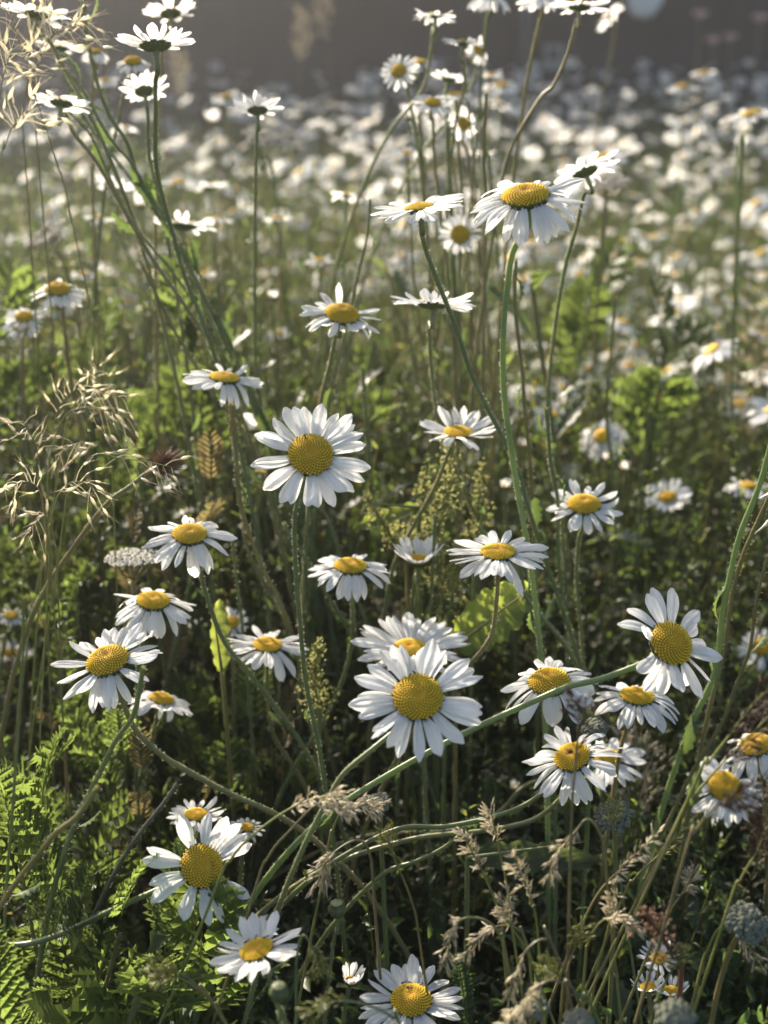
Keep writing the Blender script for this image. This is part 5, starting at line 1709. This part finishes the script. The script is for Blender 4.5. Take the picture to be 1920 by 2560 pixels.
hv, hf, hc = far_head_geo()
N = 2500
pos = []
while len(pos) < N:
    Y = 2.2 + 4.0 * rs.rand() ** .8
    x = rs.uniform(-.62, .62) * (Y + .4)
    u = x / Y
    if u < -.02 and rs.rand() < .40:
        continue
    if clump(x, Y) < rs.uniform(-1.0, .25 if Y < 3.6 else -.5):
        continue
    pos.append((x, Y, .24 + .26 * rs.rand() + .04 * (Y > 4)))
pos = np.array(pos)
mats, dm, sm = [], [], []
for (x, y, z) in pos:
    nrm = Vector((rs.normal(0, .45), rs.normal(0, .45), 1)).normalized()
    m = frame((math.cos(rs.rand() * 6), math.sin(rs.rand() * 6), 0), nrm, (x, y, z), .027 * rs.uniform(.7, 1.2))
    mats.append(np.array(m)[:3, :4])
    top = Vector((x, y, z)); b_ = Vector((x + rs.normal(0, .02), y + rs.normal(0, .02), 0))
    sm.append((top, b_))
V, F, C = merge_instances(hv, hf, hc, np.array(mats))
fm = bulk_mesh('far_daisies', V, F, C, 'petal')
fd = link('far_daisies', fm)
fd['kind'] = 'stuff'; fd['label'] = 'mass of far white daisies merging into one pale band before the fence'; fd['category'] = 'daisies'
# discs and stems of the far daisies as parts of the same mass
vd = [(0, 0, .16)] + [(math.cos(k * math.pi / 4) * .33, math.sin(k * math.pi / 4) * .33, .02) for k in range(8)] + [(0, 0, -.14)]
fdisc = [(0, 1 + k, 1 + (k + 1) % 8) for k in range(8)]
V, F, C = merge_instances(np.array(vd), np.array(fdisc), np.tile([.66, .38, .012], (10, 1)), np.array(mats))
o = link('discs', bulk_mesh('far_discs', V, F, C, 'disc'), fd); o['kind'] = 'stuff'
vd2 = np.array(vd); fd2 = np.array([(9, 1 + (k + 1) % 8, 1 + k) for k in range(8)])
V, F, C = merge_instances(vd2, fd2, np.tile([.09, .12, .04], (10, 1)), np.array(mats))
o = link('calyxes', bulk_mesh('far_calyxes', V, F, C, 'calyx'), fd); o['kind'] = 'stuff'
VV, FF = [], []
for (tp, b_) in sm:
    k = len(VV)
    for q, r in ((b_, .002), (tp, .0015)):
        for a in (0, 2.1, 4.2):
            VV.append((q.x + r * math.cos(a), q.y + r * math.sin(a), q.z - .002))
    FF += [(k, k + 1, k + 4, k + 3), (k + 1, k + 2, k + 5, k + 4), (k + 2, k, k + 3, k + 5)]
o = link('stems', bulk_mesh('far_stems', np.array(VV), np.array(FF), np.tile([.1, .14, .05], (len(VV), 1)), 'stem'), fd); o['kind'] = 'stuff'


# ------------------------------------------------------------------ grass and undergrowth (stuff)
def grass_mesh(name, N, yr, spread, hr, wr, cols, bend=(.15, .9), near_cut=True, power=1.0, seed=0):
    g = np.random.RandomState(seed)
    Y = yr[0] + (yr[1] - yr[0]) * g.rand(N) ** power
    X = (g.rand(N) * 2 - 1) * spread * (Y + .35)
    h = g.uniform(hr[0], hr[1], N)
    w_ = g.uniform(wr[0], wr[1], N)
    az = g.rand(N) * 2 * np.pi
    fa = g.rand(N) * 2 * np.pi
    b = g.uniform(bend[0], bend[1], N) ** 1.5
    ci = g.randint(0, len(cols), N)
    col = np.array(cols)[ci] * g.uniform(.7, 1.3, (N, 1))
    S = 5
    V = np.zeros((N, 2 * S + 1, 3))
    sx, sy = np.cos(fa), np.sin(fa)
    for i in range(S + 1):
        t = i / S
        px = X + np.cos(az) * h * b * t ** 2
        py = Y + np.sin(az) * h * b * t ** 2
        pz = h * (t - .35 * b * t ** 2.4)
        ww = w_ * (1 - t ** 1.6) * .5
        if i < S:
            V[:, 2 * i, 0] = px - sx * ww; V[:, 2 * i, 1] = py - sy * ww; V[:, 2 * i, 2] = pz
            V[:, 2 * i + 1, 0] = px + sx * ww; V[:, 2 * i + 1, 1] = py + sy * ww; V[:, 2 * i + 1, 2] = pz
        else:
            V[:, 2 * S, 0] = px; V[:, 2 * S, 1] = py; V[:, 2 * S, 2] = pz
    Fq = []
    for i in range(S - 1):
        Fq.append((2 * i, 2 * i + 1, 2 * i + 3, 2 * i + 2))
    Fq.append((2 * S - 2, 2 * S - 1, 2 * S, 2 * S))
    Fq = np.array(Fq)
    n = 2 * S + 1
    quads = (Fq[None, :-1] + (np.arange(N) * n)[:, None, None]).reshape(-1, 4)
    tri = (np.array([[2 * S - 2, 2 * S - 1, 2 * S]])[None] + (np.arange(N) * n)[:, None, None]).reshape(-1, 3)
    V = V.reshape(-1, 3)
    C = np.repeat(col, n, axis=0)
    # tris and quads in one mesh
    me = bpy.data.meshes.new(name)
    me.vertices.add(len(V)); me.vertices.foreach_set('co', V.ravel())
    me.loops.add(quads.size + tri.size)
    me.loops.foreach_set('vertex_index', np.concatenate([quads.ravel(), tri.ravel()]).astype(np.int32))
    me.polygons.add(len(quads) + len(tri))
    me.polygons.foreach_set('loop_start', np.concatenate([np.arange(len(quads)) * 4, quads.size + np.arange(len(tri)) * 3]).astype(np.int32))
    me.polygons.foreach_set('use_smooth', np.full(len(quads) + len(tri), True))
    ca = me.color_attributes.new('Col', 'FLOAT_COLOR', 'POINT')
    ca.data.foreach_set('color', np.concatenate([C, np.ones((len(C), 1))], axis=1).ravel())
    me.materials.append(M['grass'])
    me.update(calc_edges=True)
    return me


GREENS = [(.034, .056, .018), (.045, .068, .021), (.036, .062, .024), (.056, .072, .024), (.027, .048, .015)]
DRY = [(.13, .11, .06), (.10, .09, .045), (.08, .085, .035)]
gm = grass_mesh('grass', 26000, (.50, 1.6), .62, (.16, .46), (.0010, .0026), GREENS * 2 + DRY, seed=1)
o = link('grass', gm); o['kind'] = 'stuff'; o['label'] = 'green and straw coloured grass blades between the near plants'; o['category'] = 'grass'
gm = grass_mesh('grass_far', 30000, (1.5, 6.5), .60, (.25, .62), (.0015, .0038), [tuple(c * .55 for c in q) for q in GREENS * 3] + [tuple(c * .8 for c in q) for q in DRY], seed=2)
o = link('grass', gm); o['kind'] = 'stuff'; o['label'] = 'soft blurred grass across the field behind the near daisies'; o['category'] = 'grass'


def leaf_litter(name, N, yr, spread, zr, Lr, cols, seed=0, aspect=.4):
    g = np.random.RandomState(seed)
    Y = yr[0] + (yr[1] - yr[0]) * g.rand(N)
    X = (g.rand(N) * 2 - 1) * spread * (Y + .35)
    # leaves gather into clumps
    cl = g.randint(0, N // 14, N)
    cx = g.normal(0, .03, N); cy = g.normal(0, .03, N)
    X = X[cl] + cx; Y = Y[cl] + cy
    Z = zr[0] + (zr[1] - zr[0]) * g.rand(N) ** .8
    L = g.uniform(Lr[0], Lr[1], N)
    az = g.rand(N) * 2 * np.pi; el = g.uniform(-.5, 1.1, N)
    d = np.stack([np.cos(az) * np.cos(el), np.sin(az) * np.cos(el), np.sin(el)], 1)
    rv = g.normal(0, 1, (N, 3)); rv[:, 2] = 0
    s = np.cross(d, g.normal(0, 1, (N, 3)) * .5 + np.array([0, 0, 1.0])); s /= np.linalg.norm(s, axis=1, keepdims=True)
    nn = np.cross(s, d)
    P = np.stack([X, Y, Z], 1)
    shape = [(0, 0, 0), (.28, .8, .10), (.28, -.8, .10), (.32, 0, 0), (.62, 1.0, .06), (.62, -1.0, .06), (.66, 0, -.03), (.86, .5, -.02), (.86, -.5, -.02), (1.0, 0, -.16)]
    V = np.zeros((N, len(shape), 3))
    for i, (a, b, c_) in enumerate(shape):
        V[:, i] = P + d * (L * a)[:, None] + s * (L * b * aspect * .5)[:, None] + nn * (L * c_)[:, None]
    T = np.array([(0, 3, 1), (0, 2, 3), (1, 3, 4), (3, 6, 4), (3, 2, 5), (3, 5, 6), (4, 6, 7), (6, 5, 8), (6, 9, 7), (6, 8, 9)])
    F = (T[None] + (np.arange(N) * len(shape))[:, None, None]).reshape(-1, 3)
    col = np.array(cols)[g.randint(0, len(cols), N)] * g.uniform(.65, 1.35, (N, 1))
    return bulk_mesh(name, V.reshape(-1, 3), F, np.repeat(col, len(shape), axis=0), 'grass')


o = link('undergrowth', leaf_litter('undergrowth', 42000, (.6, 2.0), .62, (.02, .42), (.006, .018), GREENS, seed=3)); o['kind'] = 'stuff'
o['label'] = 'small mixed leaves filling the shade under the near plants'; o['category'] = 'undergrowth'
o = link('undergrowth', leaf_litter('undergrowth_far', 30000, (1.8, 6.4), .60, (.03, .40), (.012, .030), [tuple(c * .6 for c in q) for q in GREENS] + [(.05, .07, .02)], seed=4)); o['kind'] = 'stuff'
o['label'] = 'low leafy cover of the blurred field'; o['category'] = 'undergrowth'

def sprigs(name, N, m, yr, spread, h0, h1, L, cols, seed=0, aspect=.30, stalk_w=.0012, hfun=None):
    """a tangle of thin upright stalks with small leaves along them, merged"""
    g = np.random.RandomState(seed)
    Y = yr[0] + (yr[1] - yr[0]) * g.rand(N)
    X = (g.rand(N) * 2 - 1) * spread * (Y + .35)
    H = g.uniform(h0, h1, N)
    if hfun is not None:
        H = H * hfun(X, Y)
    lean = g.normal(0, .13, (N, 2)) * H[:, None]
    S = 5
    ts = np.linspace(0, 1, S + 1)

    def at(t, idx):
        return np.stack([X[idx] + lean[idx, 0] * t ** 1.6, Y[idx] + lean[idx, 1] * t ** 1.6, H[idx] * t], 1)
    idx = np.arange(N)
    fa = g.rand(N) * np.pi
    SV = np.zeros((N, 3 * (S + 1), 3))
    for i, t in enumerate(ts):
        p = at(np.full(N, t), idx)
        w_ = stalk_w * (1.1 - .7 * t)
        for k in range(3):
            SV[:, 3 * i + k] = p + np.stack([np.cos(fa + k * 2.094) * w_, np.sin(fa + k * 2.094) * w_, 0 * fa], 1)
    q = [(3 * i + k, 3 * i + (k + 1) % 3, 3 * i + 3 + (k + 1) % 3, 3 * i + 3 + k) for i in range(S) for k in range(3)]
    q = np.array(q)
    SF = (q[None] + (idx * 3 * (S + 1))[:, None, None]).reshape(-1, 4)
    scol = np.array([(.09, .12, .045), (.11, .12, .05), (.06, .09, .03), (.10, .09, .045)])[g.randint(0, 4, N)] * g.uniform(.7, 1.3, (N, 1))
    obj = link(name, bulk_mesh(name, SV.reshape(-1, 3), SF, np.repeat(scol * .45, 3 * (S + 1), axis=0), 'grass'))
    M_ = N * m
    li = np.repeat(idx, m)
    t = g.uniform(.18, 1.0, M_)
    P = at(t, li)
    az = g.rand(M_) * 2 * np.pi
    el = g.uniform(.1, 1.15, M_)
    d = np.stack([np.cos(az) * np.cos(el), np.sin(az) * np.cos(el), np.sin(el)], 1)
    s_ = np.cross(d, g.normal(0, 1, (M_, 3)) * .45 + np.array([0, 0, 1.0])); s_ /= np.linalg.norm(s_, axis=1, keepdims=True)
    nn = np.cross(s_, d)
    LL = g.uniform(L[0], L[1], M_) * (1.15 - .6 * t)
    shape = [(0, .06, 0), (0, -.06, 0), (.35, .9, .10), (.35, -.9, .10), (.38, 0, .02), (.55, .55, .05), (.55, -.55, .05), (.72, .8, .0), (.72, -.8, .0), (.74, 0, -.05), (1.0, 0, -.20)]
    T = np.array([(0, 1, 4), (0, 4, 2), (1, 3, 4), (2, 4, 5), (3, 6, 4), (4, 9, 5), (4, 6, 9), (5, 9, 7), (6, 8, 9), (7, 9, 10), (8, 10, 9)])
    V = np.zeros((M_, len(shape), 3))
    for i, (a, b, c_) in enumerate(shape):
        V[:, i] = P + d * (LL * a)[:, None] + s_ * (LL * b * aspect * .5)[:, None] + nn * (LL * c_)[:, None]
    F = (T[None] + (np.arange(M_) * len(shape))[:, None, None]).reshape(-1, 3)
    col = np.array(cols)[g.randint(0, len(cols), N)][li] * g.uniform(.7, 1.3, (M_, 1))
    lv = link('leaves', bulk_mesh('leaves', V.reshape(-1, 3), F, np.repeat(col, len(shape), axis=0), 'grass'), obj)
    lv['kind'] = 'stuff'
    obj['kind'] = 'stuff'; obj['category'] = 'undergrowth'
    return obj


SG = [(.034, .056, .017), (.042, .064, .020), (.028, .048, .018), (.052, .066, .021), (.056, .050, .024), (.040, .058, .024)]
o = sprigs('wild_undergrowth', 3000, 30, (.74, 1.15), .60, .24, .50, (.010, .026), SG, seed=11)
o['label'] = 'close tangle of thin stalks and small leaves between the nearest daisy stems'
o = sprigs('wild_undergrowth', 6200, 34, (1.02, 2.3), .56, .36, .64, (.008, .024), SG, seed=12, hfun=lambda X, Y: 1 + .17 * (X < -.02 * Y) + .05 * np.sin(X * 9 + Y * 5))
o['label'] = 'dense tangle of thin leafy stalks behind the nearest daisies'
o = sprigs('wild_undergrowth', 2600, 14, (2.2, 6.2), .58, .26, .46, (.018, .04), SG, seed=13, stalk_w=.002)
o['label'] = 'blurred leafy stalks among the far daisies'

# ------------------------------------------------------------------ ground
g = 60
nx = 90
V, F = [], []
for i in range(nx + 1):
    for j in range(nx + 1):
        u, v = i / nx * 2 - 1, j / nx * 2 - 1
        X = math.copysign(abs(u) ** 2.4, u) * g; Yy = 2 + math.copysign(abs(v) ** 2.4, v) * g
        V.append((X, Yy, -.012 + .012 * math.sin(X * 9) * math.cos(Yy * 7)))
for i in range(nx):
    for j in range(nx):
        k = i * (nx + 1) + j
        F.append((k, k + nx + 1, k + nx + 2, k + 1))
mb = MB(); mb.add(V, F)
o = link('ground', mb.mesh('ground', 'soil')); o['kind'] = 'structure'

# ------------------------------------------------------------------ fence and what stands at it
FY = 6.7


def box(mb, c, s, mi=0, bev=0.0):
    x, y, z = c; a, b, h = s[0] / 2, s[1] / 2, s[2] / 2
    V = [(x + i * a, y + j * b, z + k * h) for i in (-1, 1) for j in (-1, 1) for k in (-1, 1)]
    mb.add(V, [(0, 1, 3, 2), (4, 6, 7, 5), (0, 4, 5, 1), (2, 3, 7, 6), (0, 2, 6, 4), (1, 5, 7, 3)], mi=mi)


t = thing('board_fence', 'dark grey brown upright board fence behind the daisy field', 'fence', (0, FY, 0))
x = -5.0
nb = 0
while x < 5.0:
    wdt = .145
    mb = MB(); box(mb, (0, 0, .85), (wdt, .012, 1.70 + rnd.uniform(-.01, .01)))
    link('board', mb.mesh('fence_board', 'fence', smooth=False), t, Matrix.Translation((x, .014 * (nb % 2), 0)) @ Matrix.Rotation(0, 4, 'Z'))
    x += wdt - .012; nb += 1
for z in (.45, 1.35):
    mb = MB(); box(mb, (0, .04, z), (10.2, .05, .08)); link('rail', mb.mesh('fence_rail', 'fence', smooth=False), t)
pp = at_plane(1135, 60, FY - .1)
t = thing('fence_post', 'round grey post standing before the dark fence right of the tall tangle', 'post', (pp.x, FY - .10, 0))
mb = MB(); tube(mb, [Vector((0, 0, 0)), Vector((0, 0, .9)), Vector((0, 0, 1.8))], .035, .035, sides=18, cap=True); link('shaft', mb.mesh('post_shaft', 'post'), t)
mb = MB(); tube(mb, [Vector((0, 0, 1.8)), Vector((0, 0, 1.83)), Vector((0, 0, 1.86))], .042, .02, sides=18, cap=True); link('cap', mb.mesh('post_cap', 'post'), t)
pp = at_plane(1386, 135, FY - .06)
pp = at_plane(1196, 118, FY - .06)
t = thing('gate_latch', 'small square metal latch plate on a bar low on the dark fence', 'latch', (pp.x, FY - .04, pp.z))
mb = MB()
for (cx, cz, sx, sz) in ((0, .034, .085, .016), (0, -.034, .085, .016), (-.034, 0, .016, .052), (.034, 0, .016, .052)):
    box(mb, (cx, -.01, cz), (sx, .03, sz))
link('frame', mb.mesh('latch_frame', 'latch', smooth=False), t)
mb = MB(); box(mb, (-.02, -.006, -.056), (.22, .02, .022)); link('bar', mb.mesh('latch_bar', 'latch', smooth=False), t)
mb = MB(); tube(mb, [Vector((0, -.02, 0)), Vector((0, -.035, 0))], .014, .014, sides=10, cap=True); link('bolt', mb.mesh('latch_bolt', 'post'), t)
# pale rounded body standing in for a bright spot at the top right
pp = at_plane(1392, -10, FY - .12)
mb = MB()
V, F = [], []
for i in range(13):
    th = i / 12 * math.pi
    for k in range(20):
        a = 2 * math.pi * k / 20
        rr = math.sin(th) ** .7 * .10 * (1 + .08 * math.sin(3 * a + i) + .05 * math.sin(7 * a))
        V.append((math.cos(a) * rr, math.sin(a) * rr * .5, math.cos(th) * .22))
for i in range(12):
    for k in range(20):
        F.append((i * 20 + k, i * 20 + (k + 1) % 20, (i + 1) * 20 + (k + 1) % 20, (i + 1) * 20 + k))
mb.add(V, F)
t = thing('pale_patch', 'pale blurred sack of unknown kind against the dark fence at the top', 'patch', (pp.x, FY - .12, pp.z + .12), me=mb.mesh('patch', 'bright_spot'))

# pale pink blooms in front of the fence
for i, (x, y, lb) in enumerate([(1540, 96, 'pale pink round bloom, left of the two low ones before the fence'), (1578, 90, 'pinkish round bloom right of its pale neighbour before the fence'),
                                (1512, 40, 'dim pink bloom higher up before the fence'), (1640, 48, 'dim greenish pink bloom at the top right edge')]):
    p = at_plane(x, y, 5.6)
    t = thing('pink_flower', lb, 'flower', (p.x, p.y, 0))
    mb = MB(); tube(mb, [Vector((0, 0, 0)), Vector((.01, 0, p.z * .5)), Vector((0, 0, p.z))], .004, .003, sides=5); link('stem', mb.mesh('pink_stem', 'stem'), t)
    mb = MB()
    for lay in range(4):
        for k in range(9):
            a = k * .698 + lay * .3
            V_, F_, u_ = petal_geo(width=.6, a0=.3 + lay * .3, a1=.6, ns=5, ntr=4, seed=lay * 9 + k)
            m = Matrix.Translation((0, 0, p.z)) @ Matrix.Rotation(a, 4, 'Z') @ Matrix.Scale(.042 - .006 * lay, 4)
            mb.add([tuple(m @ Vector(v)) for v in V_], F_, u_)
    link('petals', mb.mesh('pink_petals', 'pinkflower'), t)

# air volume added for the milky veil and the glare toward the sun
HAZE = .0105
m, n, out = new_mat('haze_air')
pv = n.nodes.new('ShaderNodeVolumePrincipled')
pv.inputs['Color'].default_value = (.93, .93, .95, 1)
pv.inputs['Density'].default_value = HAZE
pv.inputs['Anisotropy'].default_value = .74
n.links.new(pv.outputs[0], out.inputs['Volume'])
M['haze'] = m
mb = MB(); box(mb, (0, 3.2, .45), (16, 9.4, 3.1))
o = link('haze', mb.mesh('haze', 'haze', smooth=False)); o['kind'] = 'stuff'
o['label'] = 'thin haze over the field, also standing in for sunward glare'; o['category'] = 'haze'

for ob in list(COL.objects):
    if ob.type == 'EMPTY' and not ob.children and ob.parent is None:
        bpy.data.objects.remove(ob)
